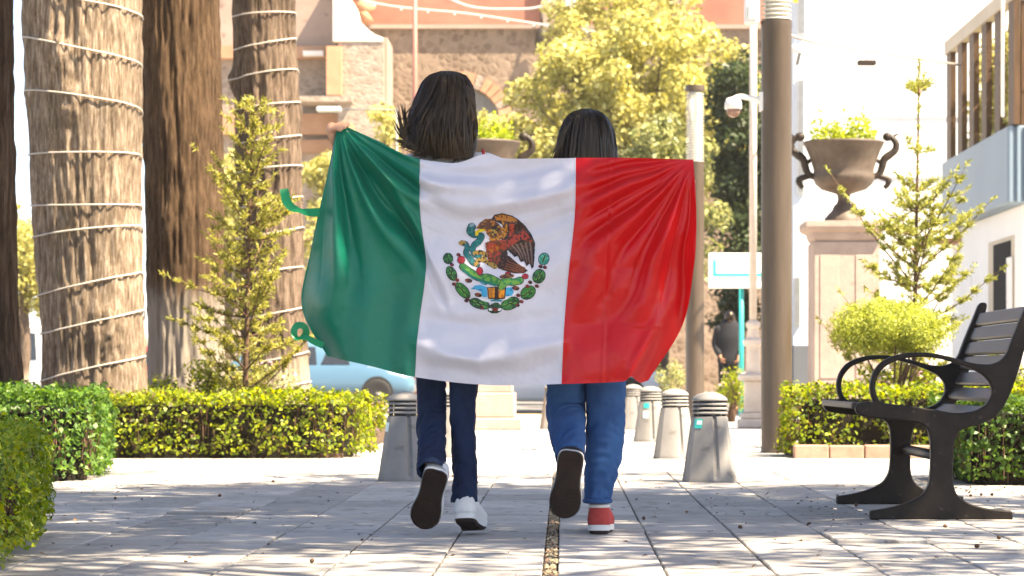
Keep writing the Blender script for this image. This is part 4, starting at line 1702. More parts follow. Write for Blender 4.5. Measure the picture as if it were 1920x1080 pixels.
# poles, street light and wires in the distance
fp = MB()
fp.lathe([(0.07, 0), (0.065, 8), (0.05, 12.0)], (0, 0, 0), 12)
fpo = fp.build('red_pole', M['pole_pink'], None, smooth=True, loc=(PX(778, 70), 70, -0.1))
tag(fpo, 'thin reddish pole rising behind the brown-haired walker', 'pole')
slt = empty('street_light', (PX(744, 66), 66, -0.1))
o0 = slt.location.copy()
mb = MB()
mb.tube([(0, 0, 0), (0, 0, PZ(204, 66) - o0.z)], 0.03, 10)
mb.build('post', M['steel'], slt, smooth=True)
mb = MB()
mb.tube([(0, 0, PZ(206, 66) - o0.z), (PX(632, 66) - o0.x, 0, PZ(205, 66) - o0.z)], 0.018, 8)
mb.build('arm', M['steel'], slt, smooth=True)
mb = MB()
mb.cbox(PX(594, 66) - o0.x, PX(640, 66) - o0.x, -0.16, 0.16, PZ(210, 66) - o0.z, PZ(201, 66) - o0.z, 0.03)
mb.build('head', M['white_metal'], slt)
tag(slt, 'street light with white flat head on a long arm above the raised hand', 'lamp')


def cable(pts, rad, label, mat='wire', bulbs=0):
    root = empty('overhead_cable', tuple(pts[0]))
    o0 = Vector(pts[0])
    mb = MB()
    sp_ = [p - o0 for p in spline(pts, 30)]
    mb.tube(sp_, rad, 5)
    mb.build('line', M[mat], root, smooth=True)
    if bulbs:
        for p in spline(pts, bulbs):
            b = MB()
            b.ball((0, 0, -0.05), (0.035, 0.035, 0.05), 8, 6)
            b.build('bulb', M['white_metal'], root, smooth=True, loc=p - o0)
    tag(root, label, 'cable', 'overhead cables')


cable([P(560, -40, 85), P(700, 5, 85), P(880, 26, 85), P(1060, 52, 85), P(1300, 78, 85)], 0.035, 'cable strung with small bulbs across the church wall', 'cord', 16)
cable([P(800, -25, 80), P(880, 12, 80), P(950, 17, 80), P(1020, 10, 80), P(1060, -20, 80)], 0.035, 'sagging pale cable across the pink upper church wall', 'cord')
cable([P(1458, 58, 19.95), P(1500, 72, 24), P(1640, 98, 33), P(1800, 122, 36)], 0.016, 'thin cable from the thick lamp post to the balcony', 'wire')
fx = empty('hanging_fixture', P(1625, 118, 32))
mb = MB()
mb.cbox(-0.11, 0.11, -0.06, 0.06, -0.03, 0.03, 0.01)
mb.build('case', M['urn_dark'], fx)
mb = MB()
mb.tube([(0, 0, 0.03), (0.0, 0, 0.11)], 0.008, 6)
mb.build('hook', M['wire'], fx)
tag(fx, 'small dark fixture hanging from the cable before the white wall', 'fixture')
cb = empty('wall_camera', P(1500, 96, 43.3))
mb = MB()
mb.tube([(-0.12, -0.3, 0), (0.1, 0.1, 0.05)], 0.07, 10)
mb.build('body', M['white_metal'], cb, smooth=True)
mb = MB()
mb.tube([(0.0, 0.0, 0), (-0.02, 0.28, -0.18)], 0.03, 8)
mb.build('bracket', M['steel'], cb, smooth=True)
tag(cb, 'small white camera on the corner pilaster of the white building', 'camera')

# ================================================================== PLANTS
def conifer(name, x, y, h, label, mat, seed, spread_r, lean=0.0, leader=0.25, dens=1.0, low=0.25, skip=0.0, prof_=None, reps=3):
    """young conifer: leader, whorls of rising branches, sprays of short needles"""
    r = np.random.default_rng(seed)
    root = empty(name, (x, y, 0))
    mb = MB()
    pts = spline([(0, 0, -0.03), (lean * 0.3, 0, h * 0.35), (lean * 0.7, 0.01, h * 0.7), (lean, 0, h)], 14)
    mb.tube(pts, list(np.linspace(0.026, 0.004, 14)), 8)
    mb.build('trunk', M['twig'], root, smooth=True)
    C, T, Sz = [], [], []
    br = MB()
    z = h * low
    while z < h * (1 - leader * 0.25):
        f = (z / h)
        reach = (np.interp(f, prof_[0], prof_[1]) if prof_ else spread_r * (1 - f) ** 0.62) * r.uniform(0.75, 1.12) + 0.04
        nb = int(r.integers(4, 9))
        a0 = r.uniform(0, 6.28)
        for k in range(nb):
            if r.uniform() < skip:
                continue
            if reach < 0.085 and r.uniform() < 0.9:
                continue
            a = a0 + k * 6.283 / nb + r.normal(0, 0.35)
            ln = reach * r.uniform(0.45, 1.3)
            rise = r.uniform(0.0, 1.25) * ln + f * 0.25 * ln
            b = Vector((lean * f, 0, z))
            tip = b + Vector((math.cos(a) * ln, math.sin(a) * ln, rise))
            mid = b.lerp(tip, 0.5) + Vector((0, 0, -0.06 * ln))
            path = spline([b, mid, tip], 7)
            br.tube(path, [0.008, 0.007, 0.006, 0.005, 0.004, 0.003, 0.002], 5)
            # side sprays
            d = (tip - b).normalized()
            side = d.cross(Vector((0, 0, 1))).normalized()
            ns = max(3, int(ln * 24 * dens))
            for q in range(ns):
                t = r.uniform(0.18, 1.0)
                p0 = path[min(int(t * 6), 6)]
                sl_ = r.uniform(0.05, 0.13) * (1.25 - t * 0.6)
                sd = (side * r.choice([-1, 1]) * r.uniform(0.4, 1) + d * r.uniform(0.4, 1.0) + Vector((0, 0, r.uniform(-0.15, 0.4)))).normalized()
                m_ = 7
                for w in range(m_):
                    pp = p0 + sd * sl_ * (w + 0.5) / m_
                    C.append(tuple(pp))
                    T.append(tuple(sd))
            for w in range(6):
                C.append(tuple(tip + d * 0.012 * w))
                T.append(tuple(d))
        z += h * r.uniform(0.035, 0.06)
    for w in range(int(60 * leader * 4)):
        t = 1 - r.uniform(0, 1) * leader
        C.append((lean * t + r.normal(0, 0.008), r.normal(0, 0.008), h * t))
        T.append((0, 0, 1))
    tag(br.build('branches', M['twig'], root, smooth=True), kind='stuff')
    C = np.array(C)
    T = np.array(T)
    n = len(C)
    # needle tufts: narrow blades spraying off the shoot
    C = np.repeat(C, reps, 0) + r.normal(0, 0.004, (n * reps, 3))
    T = np.repeat(T, reps, 0)
    D = T * 0.6 + r.normal(0, 0.55, T.shape)
    D /= np.linalg.norm(D, axis=1, keepdims=True)
    B = np.cross(D, r.normal(0, 1, D.shape))
    B /= np.linalg.norm(B, axis=1, keepdims=True)
    Ln = r.uniform(0.020, 0.042, (len(C), 1))
    W = 0.0052
    V = np.stack([C - B * W, C + B * W, C + D * Ln + B * W * 0.5, C + D * Ln - B * W * 0.5], 1).reshape(-1, 3)
    np_mesh('needles', V, np.arange(len(V)).reshape(-1, 4), mat, root)
    tag(root, label, 'tree', 'young conifers')
    return root


conifer('young_conifer', PX(458, 19.95), 19.95, PZ(180, 19.95), 'young golden-green conifer standing between hedge and corded trunk', M['needle'], 5, 0.60, lean=0.06, leader=0.12, dens=1.25, low=0.08, skip=0.14, prof_=([0, 0.1, 0.3, 0.5, 0.75, 0.92, 1], [0.30, 0.40, 0.46, 0.36, 0.22, 0.10, 0.03]))
conifer('young_conifer', PX(1712, 21.0), 21.0, PZ(108, 21.0), 'sparse lime conifer with a long bare leader behind the globe bush', M['needle_r'], 9, 0.72, lean=0.05, leader=0.30, dens=1.9, low=0.06, skip=0.22, prof_=([0, 0.1, 0.3, 0.45, 0.55, 0.62, 0.70, 0.9, 0.92, 0.95, 1], [0.40, 0.56, 0.62, 0.54, 0.38, 0.20, 0.03, 0.02, 0.13, 0.02, 0.01]))


def bush(name, x, y, blobs, leaf, mat, label, seed, per=2200, stems=6, cat='bush', group=None, z0=0.0, petals=0, aspect=0.5):
    r = np.random.default_rng(seed)
    root = empty(name, (x, y, z0))
    C, Nn = blob_points(r, [b[0] for b in blobs], [b[1] for b in blobs], per)
    leaves('foliage', C, Nn, leaf, mat, root, seed=seed, spread=0.7, aspect=aspect)
    mb = MB()
    for i in range(stems):
        b = blobs[i % len(blobs)]
        c = Vector(b[0])
        e = c + Vector(r.normal(0, 0.5, 3)) * min(b[1])
        mb.tube(spline([(c.x * 0.35 + r.normal(0, 0.02), c.y * 0.35 + r.normal(0, 0.02), -0.02), c.lerp(Vector((0, 0, 0)), 0.4), e], 6), list(np.linspace(0.016, 0.004, 6)), 6)
    mb.build('stem', M['twig'], root, smooth=True)
    if petals:
        q = r.choice(len(C), petals)
        PC = C[q] + Nn[q] / np.linalg.norm(Nn[q], axis=1, keepdims=True) * 0.03
        PC = np.repeat(PC, 5, 0) + r.normal(0, 0.012, (petals * 5, 3))
        leaves('blossoms', PC, np.tile([[0, -0.5, 1.0]], (len(PC), 1)), 0.03, M['petal'], root, seed=seed + 1, aspect=0.8)
    tag(root, label, cat, group)
    return root


# globe bush
r_ = np.random.default_rng(44)
gl = []
for i in range(190):
    d = r_.normal(0, 1, 3)
    d /= np.linalg.norm(d)
    d[2] = abs(d[2]) if r_.uniform() < 0.6 else -abs(d[2]) * 0.85
    p = d * np.array([0.38, 0.36, 0.195]) * r_.uniform(0.35, 1.08)
    gl.append(((p[0], p[1], 0.905 + p[2]), (0.12, 0.12, 0.09)))
bush('globe_bush', PX(1668, 19.95), 19.95, gl, 0.022, M['leaf_globe'], 'rounded yellow-green clipped bush just above the bench armrest', 45, per=13000, stems=10, aspect=0.4)
for k, (x0, x1, yc, zc, h, lab, pet, mt, sd) in enumerate([
        (1600, 1760, 20.4, 0.36, 0.26, 'flowering bed shrub with pale blossoms seen through the bench armrest', 50, 'leaf_box', 51),
        (1840, 1990, 20.6, 0.40, 0.34, 'leafy lime shrub behind the bench backrest', 0, 'leaf_box', 52),
        (285, 420, 20.3, 0.42, 0.24, 'lime shrub at the foot of the dark brown trunk', 0, 'leaf_box', 53),
        (400, 560, 20.6, 0.40, 0.26, 'loose shrub with a few pink blossoms under the young conifer', 24, 'leaf_green', 54),
        (640, 728, 24.0, 0.21, 0.17, 'round flowering shrub beside the hedge end and the grey bollard', 40, 'leaf_box', 55),
        (1335, 1398, 33.5, 0.34, 0.34, 'sunlit shrub between the two brown lamp posts', 10, 'leaf_box', 56),
        (1215, 1290, 36.0, 0.42, 0.42, 'dark leafy shrub beside the red flag end', 0, 'leaf_green', 57)]):
    xa, xb = PX(x0, yc), PX(x1, yc)
    r_ = np.random.default_rng(sd)
    hw = (xb - xa) / 2
    bl = [((r_.uniform(-hw, hw) * 0.8, r_.uniform(-0.25, 0.25), zc + r_.uniform(-0.5, 0.8) * h), (max(0.09, hw * 0.32), 0.14, 0.12)) for _ in range(22)]
    bush('flowering_shrub' if pet else 'leafy_shrub', (xa + xb) / 2, yc, bl, 0.035, M[mt], lab, sd, per=4200, stems=12, cat='shrub', group='bed shrubs', petals=pet)

# background trees
def back_tree(name, c, rad, base, nclump, crl, mat, label, seed, leaf=0.16, per=260, tr=0.16, shell=0.3):
    r = np.random.default_rng(seed)
    root = empty(name, (base[0], base[1], -0.1))
    o = Vector(root.location)
    cl, rads = crown_clumps(r, np.array(c) - np.array(o), rad, nclump, crl, shell)
    mb = MB()
    top = Vector(c) - o
    mb.tube(spline([(0, 0, 0), (0.1, 0, top.z * 0.5), top], 10), list(np.linspace(tr, tr * 0.3, 10)), 10)
    mb.build('trunk', M['bark_c'], root, smooth=True)
    mb = MB()
    for p in cl[::3]:
        p = Vector(p)
        b = Vector((0.05, 0, top.z * r.uniform(0.35, 0.8)))
        mb.tube(spline([b, b.lerp(p, 0.5) + Vector((0, 0, 0.2)), p], 5), [0.06, 0.05, 0.04, 0.025, 0.012], 5)
    mb.build('limb', M['bark_c'], root, smooth=True)
    C, Nn = blob_points(r, cl, rads, per)
    leaves('crown', C, Nn, leaf, mat, root, seed=seed, spread=0.75, aspect=0.5)
    tag(root, label, 'tree', 'trees beyond the path')
    return root


def ctr(x, y, Y):
    return tuple(P(x, y, Y))


back_tree('broad_tree', ctr(1205, 225, 62), (2.75, 2.2, 2.5), (PX(1200, 62), 62), 130, 0.6, M['leaf_gold'], 'large golden-yellow tree in front of the church', 101, leaf=0.15, per=900, shell=0.45)
back_tree('broad_tree', ctr(1045, 300, 64), (2.0, 1.6, 2.0), (PX(1040, 64), 64), 70, 0.55, M['leaf_gold'], 'lower golden tree left of the large one, behind the urn', 102, leaf=0.15, per=850, shell=0.4)
back_tree('broad_tree', ctr(1225, 380, 52), (1.25, 1.2, 2.0), (PX(1235, 52), 52), 50, 0.42, M['leaf_green'], 'pale green tree between the black-haired walker and the lamp', 103, leaf=0.13, per=1000, shell=0.4)
back_tree('broad_tree', ctr(1385, 300, 56), (0.95, 1.2, 2.6), (PX(1390, 56), 56), 60, 0.45, M['leaf_dark'], 'dark green tree beside the thick lamp post', 104, leaf=0.13, per=1100, shell=0.2, tr=0.14)
back_tree('broad_tree', ctr(1160, 20, 75), (2.0, 1.5, 1.4), (PX(1165, 75), 75), 34, 0.55, M['leaf_gold'], 'tall olive treetop rising above the golden tree', 105, leaf=0.16, per=700, shell=0.2)
back_tree('broad_tree', ctr(930, 300, 70), (1.4, 1.2, 1.1), (PX(930, 70), 70), 24, 0.45, M['leaf_gold'], 'small golden tree below the church arch', 106, leaf=0.15, per=800, shell=0.2)
back_tree('broad_tree', ctr(35, 480, 60), (0.9, 1.0, 1.5), (PX(40, 60), 60), 36, 0.42, M['leaf_gold'], 'golden-green tree between the dark trunk and the thick trunk', 107, leaf=0.14, per=800, shell=0.2)
back_tree('broad_tree', ctr(430, 420, 66), (2.6, 1.2, 1.9), (PX(420, 66), 66), 46, 0.5, M['leaf_gold'], 'golden tree showing between the dark trunk and the slim trunk', 108, leaf=0.15, per=600, shell=0.2)
back_tree('broad_tree', ctr(640, 330, 68), (1.2, 1.0, 1.5), (PX(640, 68), 68), 24, 0.45, M['leaf_gold'], 'golden tree peeping out behind the green flag edge', 109, leaf=0.15, per=700, shell=0.2)
back_tree('broad_tree', ctr(725, 235, 70), (0.55, 0.6, 0.6), (PX(725, 70), 70), 10, 0.35, M['leaf_gold'], 'yellow treetop beside the wind-blown hair', 110, leaf=0.14, per=700, shell=0.2)
back_tree('broad_tree', ctr(1375, 560, 50), (0.5, 0.8, 1.0), (PX(1350, 50), 50), 20, 0.32, M['leaf_dark'], 'dark shrubby tree around the person in black', 111, leaf=0.11, per=1100, shell=0.2, tr=0.07)
# far wooded hill beyond the town
mb = MB()
hx = np.linspace(-420, 300, 40)
for i, x in enumerate(hx):
    hgt = 22 + 10 * math.sin(i * 0.31) + 5 * math.sin(i * 0.9)
    mb.v += [(float(x), 900, -1), (float(x), 960, hgt), (float(x), 1100, -1)]
for i in range(39):
    mb.f += [(3 * i, 3 * i + 3, 3 * i + 4, 3 * i + 1), (3 * i + 1, 3 * i + 4, 3 * i + 5, 3 * i + 2)]
mb.m = [0] * len(mb.f)
tag(mb.build('hill', surf('hill_wood', (0.10, 0.13, 0.09), (0.20, 0.22, 0.16), scale=0.02, bump=0), None, smooth=True), kind='structure')

# ================================================================== VEHICLES
def vehicle(name, loc, rz, paint, label, L=4.2, Wd=1.7, H=1.45, van=False, cat='car', group='cars parked on the street'):
    root = empty(name, loc, rz)
    w = Wd / 2
    if van:
        st = [(-0.5, 0.35, 0.75, 0.9), (-0.49, 0.3, 0.95, 0.97), (-0.2, 0.28, 0.98, 1), (0.2, 0.28, 0.98, 1), (0.36, 0.28, 0.93, 1), (0.46, 0.3, 0.80, 0.95), (0.5, 0.36, 0.62, 0.85)]
        cab = [(-0.49, 0.95, 0.95), (-0.46, 1.0, H), (0.18, 1.0, H), (0.27, 0.98, H * 0.97), (0.42, 0.93, 0.98)]
    else:
        st = [(-0.5, 0.36, 0.68, 0.82), (-0.48, 0.26, 0.86, 0.94), (-0.36, 0.22, 0.93, 1), (0.0, 0.20, 0.92, 1), (0.22, 0.20, 0.92, 1), (0.36, 0.22, 0.84, 0.99), (0.47, 0.26, 0.72, 0.92), (0.5, 0.36, 0.58, 0.78)]
        cab = [(-0.46, 0.9, 0.92), (-0.36, 0.88, H * 0.93), (-0.22, 0.86, H), (0.0, 0.86, H), (0.08, 0.87, H * 0.97), (0.26, 0.9, 0.93)]
    # lower body
    vs, fs = [], []
    xs = np.linspace(-0.5, 0.5, 41)
    A = np.array(st)
    for x in xs:
        zb, zt, ww = [float(np.interp(x, A[:, 0], A[:, j])) for j in (1, 2, 3)]
        ww *= w
        half = [(0, zb), (ww * 0.9, zb), (ww * 0.985, zb + 0.08), (ww, zb + (zt - zb) * 0.45), (ww * 0.98, zb + (zt - zb) * 0.8), (ww * 0.93, zt - 0.02), (ww * 0.8, zt + 0.01), (0, zt + 0.03)]
        ring = half + [(-y, z) for y, z in half[-2:0:-1]]
        for y, z in ring:
            vs.append((x * L, y, z))
    nr = len(ring)
    for i in range(40):
        for k in range(nr):
            fs.append((i * nr + k, i * nr + (k + 1) % nr, (i + 1) * nr + (k + 1) % nr, (i + 1) * nr + k))
    fs.append(tuple(range(nr - 1, -1, -1)))
    fs.append(tuple(range(40 * nr, 41 * nr)))
    mb = MB()
    mb.add(vs, fs)
    body = mb.build('body', paint, root, shade_angle=50)
    # cabin
    vs, fs = [], []
    Cb = np.array(cab)
    xs = np.linspace(Cb[0, 0], Cb[-1, 0], 31)
    zbelt = 0.86
    for x in xs:
        tw, zt = float(np.interp(x, Cb[:, 0], Cb[:, 1])) * w, float(np.interp(x, Cb[:, 0], Cb[:, 2]))
        bw = w * 0.93
        k = np.clip((zt - zbelt) / (H - zbelt), 0, 1)
        ty = bw + (tw * 0.84 - bw) * k
        half = [(bw, zbelt), (bw + (ty - bw) * 0.5, zbelt + (zt - zbelt) * 0.5), (ty, zt - 0.06 * k), (ty * 0.9, zt - 0.012), (0, zt + 0.02)]
        ring = half + [(-y, z) for y, z in half[-2::-1]]
        for y, z in ring:
            vs.append((x * L, y, z))
    nr = len(ring)
    for i in range(30):
        for k in range(nr - 1):
            fs.append((i * nr + k, i * nr + k + 1, (i + 1) * nr + k + 1, (i + 1) * nr + k))
    mb = MB()
    mb.add(vs, fs)
    mb.build('roof', paint, root, shade_angle=50)

    def side_y(x, z):
        tw, zt = float(np.interp(x, Cb[:, 0], Cb[:, 1])) * w, float(np.interp(x, Cb[:, 0], Cb[:, 2]))
        bw = w * 0.93
        k = np.clip((zt - zbelt) / (H - zbelt), 0, 1)
        ty = bw + (tw * 0.84 - bw) * k
        return bw + (ty - bw) * (z - zbelt) / max(zt - 0.06 * k - zbelt, 0.05)
    wins = [(-0.40, -0.22, 0.93, H - 0.2), (-0.20, 0.0, 0.93, H - 0.13), (0.02, 0.17, 0.93, H - 0.22)] if not van else [(-0.44, -0.2, 1.15, H - 0.2), (-0.17, 0.06, 1.05, H - 0.18), (0.09, 0.30, 1.05, H - 0.25)]
    for s in (-1, 1):
        for (a, b, z0, z1) in wins:
            q = []
            for (x, z) in ((a, z0), (b, z0), (b - 0.01, z1), (a + 0.03, z1)):
                q.append((x * L, s * (side_y(x, z) + 0.012), z))
            mb = MB()
            mb.add(q, [(0, 1, 2, 3)] if s < 0 else [(3, 2, 1, 0)])
            mb.build('window', M['glass_dark'], root)
    # windscreen and rear glass
    for (xa, za, xb, zb2, nm) in ((cab[-1][0] - 0.02, 1.0, cab[-3][0] + 0.02, H - 0.06, 'windscreen'), (cab[0][0] + 0.015, 1.0, cab[1][0] + 0.02, H - 0.2, 'rear_window')):
        q = []
        for x, z, f in ((xa, za, -1), (xa, za, 1), (xb, zb2, 1), (xb, zb2, -1)):
            zt = float(np.interp(x, Cb[:, 0], Cb[:, 2]))
            q.append((x * L + (0.03 if nm == 'windscreen' else -0.03), f * w * 0.68, zt + 0.035))
        mb = MB()
        mb.add(q, [(0, 1, 2, 3)])
        mb.build(nm, M['glass_dark'], root)
    # wheels
    tb, rb = MB(), MB()
    wr = 0.31
    tb.lathe([(0.2, -0.09), (0.27, -0.10), (0.305, -0.08), (0.31, 0), (0.305, 0.08), (0.27, 0.10), (0.2, 0.09)], n=28)
    rb.lathe([(0.205, -0.06), (0.19, -0.085), (0.06, -0.07), (0.03, -0.09), (0.01, -0.09)], n=20)
    tme = tb.build('wheel', M['tyre'], root, smooth=True)
    rme = rb.build('rim', M['rim'], tme, shade_angle=30)
    first = True
    for s in (-1, 1):
        for fx_ in (-0.305, 0.315):
            if first:
                t, rr = tme, rme
                first = False
            else:
                t = tme.copy()
                COL.objects.link(t)
                rr = rme.copy()
                COL.objects.link(rr)
                rr.parent = t
            t.location = (fx_ * L, s * (w - 0.1), wr)
            t.rotation_euler = (R(90) if s < 0 else R(-90), 0, 0)
            t.rotation_euler = (R(-90) if s < 0 else R(90), R(180) if s < 0 else R(180), 0)
            mb = MB()
            mb.lathe([(0.345, -0.012), (0.345, 0.012)], n=28)
            ar = mb.build('wheel_arch', M['tyre'], root)
            ar.location = (fx_ * L, s * (w + 0.001), wr + 0.02)
            ar.rotation_euler = (R(90), 0, 0)
            t.location.y = s * (w - 0.07)
    for s in (-1, 1):
        mb = MB()
        mb.ball((0, 0, 0), (0.06, 0.13, 0.055), 12, 8)
        mb.build('headlight', M['white_metal'], root, smooth=True, loc=(L * 0.468, s * w * 0.68, 0.66))
        mb = MB()
        mb.ball((0, 0, 0), (0.06, 0.12, 0.09), 12, 8)
        mb.build('tail_light', M['car_red'], root, smooth=True, loc=(-L * 0.485, s * w * 0.72, 0.78))
    tag(root, label, cat, group)
    return root


vehicle('parked_car', (PX(597, 58.5), 58.9, -0.1), 0, M['car_blue'], 'light blue parked car seen under the green end of the flag', L=4.2)
vehicle('parked_car', (PX(1040, 49), 49.9, -0.1), 0, M['car_white'], 'white compact car seen between the walkers and below the red flag corner', L=4.2, H=1.48)
vehicle('parked_van', (PX(60, 62), 62.0, -0.1), 0, M['car_white'], 'white van between the shaded trunk and the thick corded trunk', L=4.4, H=1.85, van=True, cat='van')
vehicle('parked_car', (PX(330, 70), 70.0, -0.1), 0, M['car_red'], 'red car glimpsed between the thick trunk and the dark trunk', L=4.0)


# ================================================================== PEOPLE
def limb(mb, pts, rad, n=16, ell=None, k=4, up=None):
    """rounded tube through the joints, ends closed with half balls"""
    pts = [Vector(p) for p in pts]
    q = spline(pts, max(6, (len(pts) - 1) * k + 1))
    xs = np.concatenate([[0], np.cumsum([(pts[i + 1] - pts[i]).length for i in range(len(pts) - 1)])])
    rr = np.interp(np.linspace(0, xs[-1], len(q)), xs, rad)
    ee = None
    if ell:
        e = np.array(ell, float)
        ee = [(float(np.interp(t, xs, e[:, 0])), float(np.interp(t, xs, e[:, 1]))) for t in np.linspace(0, xs[-1], len(q))]
    # hemispherical ends
    d0 = (q[0] - q[1]).normalized()
    d1 = (q[-1] - q[-2]).normalized()
    pre = [(q[0] + d0 * rr[0] * s, rr[0] * c) for s, c in ((0.95, 0.25), (0.75, 0.62), (0.42, 0.88))]
    post = [(q[-1] + d1 * rr[-1] * s, rr[-1] * c) for s, c in ((0.42, 0.88), (0.75, 0.62), (0.95, 0.25))]
    P_ = [p for p, _ in pre] + q + [p for p, _ in post]
    R_ = [r for _, r in pre] + list(rr) + [r for _, r in post]
    E_ = ([ee[0]] * 3 + ee + [ee[-1]] * 3) if ee else None
    mb.tube(P_, R_, n, True, up, 0, E_)


def hand(mb, wrist, fwd, palm_n, s=1.0, curl=1.3):
    """palm, four unequal bent fingers and a thumb; fingers close towards palm_n"""
    f = Vector(fwd).normalized()
    pn_ = Vector(palm_n)
    pn_ = (pn_ - f * pn_.dot(f)).normalized()
    sd = f.cross(pn_)
    w = Vector(wrist)
    limb(mb, [w, w + f * 0.045 * s, w + f * 0.085 * s], [0.024 * s, 0.034 * s, 0.036 * s], 14, [(0.8, 1.0), (1.1, 0.5), (1.1, 0.45)], 4, tuple(sd))
    for i, ln in enumerate((0.066, 0.075, 0.070, 0.055)):
        b = w + f * 0.085 * s + sd * (0.027 - 0.018 * i) * s
        pts = [b - f * 0.02 * s, b]
        a = 0.25
        for seg in (0.42, 0.32, 0.26):
            a += curl * seg * 1.1
            pts.append(pts[-1] + (f * math.cos(a) + pn_ * math.sin(a)) * ln * seg * s)
        limb(mb, pts, [0.0095 * s, 0.009 * s, 0.0088 * s, 0.0082 * s, 0.0072 * s], 10, None, 3)
    b = w + f * 0.03 * s + sd * 0.028 * s
    limb(mb, [b - sd * 0.01, b + (sd * 0.6 + f * 0.8) * 0.03 * s, b + (sd * 0.35 + f + pn_ * 0.35) * 0.055 * s, b + (sd * 0.05 + f * 1.0 + pn_ * 0.9) * 0.06 * s],
         [0.014 * s, 0.0125 * s, 0.011 * s, 0.009 * s], 10, None, 3)


def head(mb, c, s=1.0):
    """skull, jaw, nose, lips, brow and ears; the face looks away from the camera (+Y)"""
    c = Vector(c)
    mb.ball(c + Vector((0, -0.008, 0.02)) * s, (0.073 * s, 0.092 * s, 0.098 * s), 24, 18)
    limb(mb, [c + Vector((0, 0.02, 0.0)) * s, c + Vector((0, 0.045, -0.05)) * s, c + Vector((0, 0.06, -0.092)) * s], [0.068 * s, 0.056 * s, 0.028 * s], 18, [(1, 0.9)] * 3)
    limb(mb, [c + Vector((0, 0.078, 0.018)) * s, c + Vector((0, 0.096, -0.012)) * s, c + Vector((0, 0.100, -0.026)) * s], [0.009 * s, 0.012 * s, 0.014 * s], 10)
    for q in (-1, 1):
        limb(mb, [c + Vector((q * 0.012, 0.092, -0.03)) * s, c + Vector((q * 0.016, 0.09, -0.032)) * s], [0.007 * s, 0.006 * s], 8)
        mb.ball(c + Vector((q * 0.076, -0.005, -0.005)) * s, (0.010 * s, 0.020 * s, 0.030 * s), 10, 8)
        limb(mb, [c + Vector((q * 0.012, 0.084, 0.03)) * s, c + Vector((q * 0.045, 0.072, 0.034)) * s], [0.008 * s, 0.008 * s], 8)
    limb(mb, [c + Vector((-0.022, 0.078, -0.056)) * s, c + Vector((0, 0.088, -0.055)) * s, c + Vector((0.022, 0.078, -0.056)) * s], [0.006 * s, 0.009 * s, 0.006 * s], 8)


def face_bits(parent, c, s=1.0):
    c = Vector(c)
    for q in (-1, 1):
        mb = MB()
        mb.ball(c + Vector((q * 0.031, 0.071, 0.012)) * s, 0.012 * s, 12, 8)
        mb.build('eye', plain('eye_white', (0.7, 0.68, 0.66), 0.2), parent, smooth=True)


def jeans(legs, hip, name, mat, parent, seed, cuff=None):
    """trousers: a hip section and two legs of rings with wrinkles that gather at knee and hem"""
    r = np.random.default_rng(seed)
    n = 56
    mb = MB()
    for li, (pts, rad, wr) in enumerate(legs):
        m = 90
        q = spline([Vector(p) for p in pts], m)
        xs = np.concatenate([[0], np.cumsum([(Vector(pts[i + 1]) - Vector(pts[i])).length for i in range(len(pts) - 1)])])
        t = np.linspace(0, xs[-1], m)
        rr = catmull(np.array(rad)[:, None], xs, t)[:, 0]
        ww = np.interp(t, xs, wr)
        vs, fs = [], []
        u = Vector((1, 0, 0))
        for i in range(m):
            d = (q[min(i + 1, m - 1)] - q[max(i - 1, 0)]).normalized()
            u = (u - d * u.dot(d)).normalized()
            v = d.cross(u)
            ang = np.linspace(0, 2 * np.pi, n, endpoint=False)
            pn_ = np.stack([np.cos(ang) * 1.1 + li * 5 + seed, np.sin(ang) * 1.1, np.full(n, t[i] * 32) + np.sin(ang + li) * 1.5], -1)
            wv = -np.abs(fbm(pn_, 2)) * 1.6 + 0.45
            pb = np.stack([np.cos(ang) * 0.9 + li * 9, np.sin(ang) * 0.9 + seed, np.full(n, t[i] * 8)], -1)
            wv = wv + fbm(pb, 2) * 0.6
            rad_i = rr[i] + wv * ww[i] * 1.9
            for k in range(n):
                vs.append(q[i] + (u * math.cos(ang[k]) + v * math.sin(ang[k])) * float(rad_i[k]))
        for i in range(m - 1):
            for k in range(n):
                fs.append((i * n + k, i * n + (k + 1) % n, (i + 1) * n + (k + 1) % n, (i + 1) * n + k))
        # turned-in hem
        o = len(vs)
        for k in range(n):
            c = q[-1]
            vs.append(c + (vs[(m - 1) * n + k] - c) * 0.82 + (q[-2] - q[-1]) * 2.0)
        for k in range(n):
            fs.append(((m - 1) * n + k, (m - 1) * n + (k + 1) % n, o + (k + 1) % n, o + k))
        mb.add(vs, fs)
    h = hip
    limb(mb, [(h[0], h[1], h[2] + 0.10), (h[0], h[1], h[2] + 0.02), (h[0], h[1], h[2] - 0.07)], [0.125 * h[3], 0.155 * h[3], 0.15 * h[3]], 32, [(1, 0.75)] * 3, 6, (1, 0, 0))
    return mb.build(name, mat, parent, smooth=True)


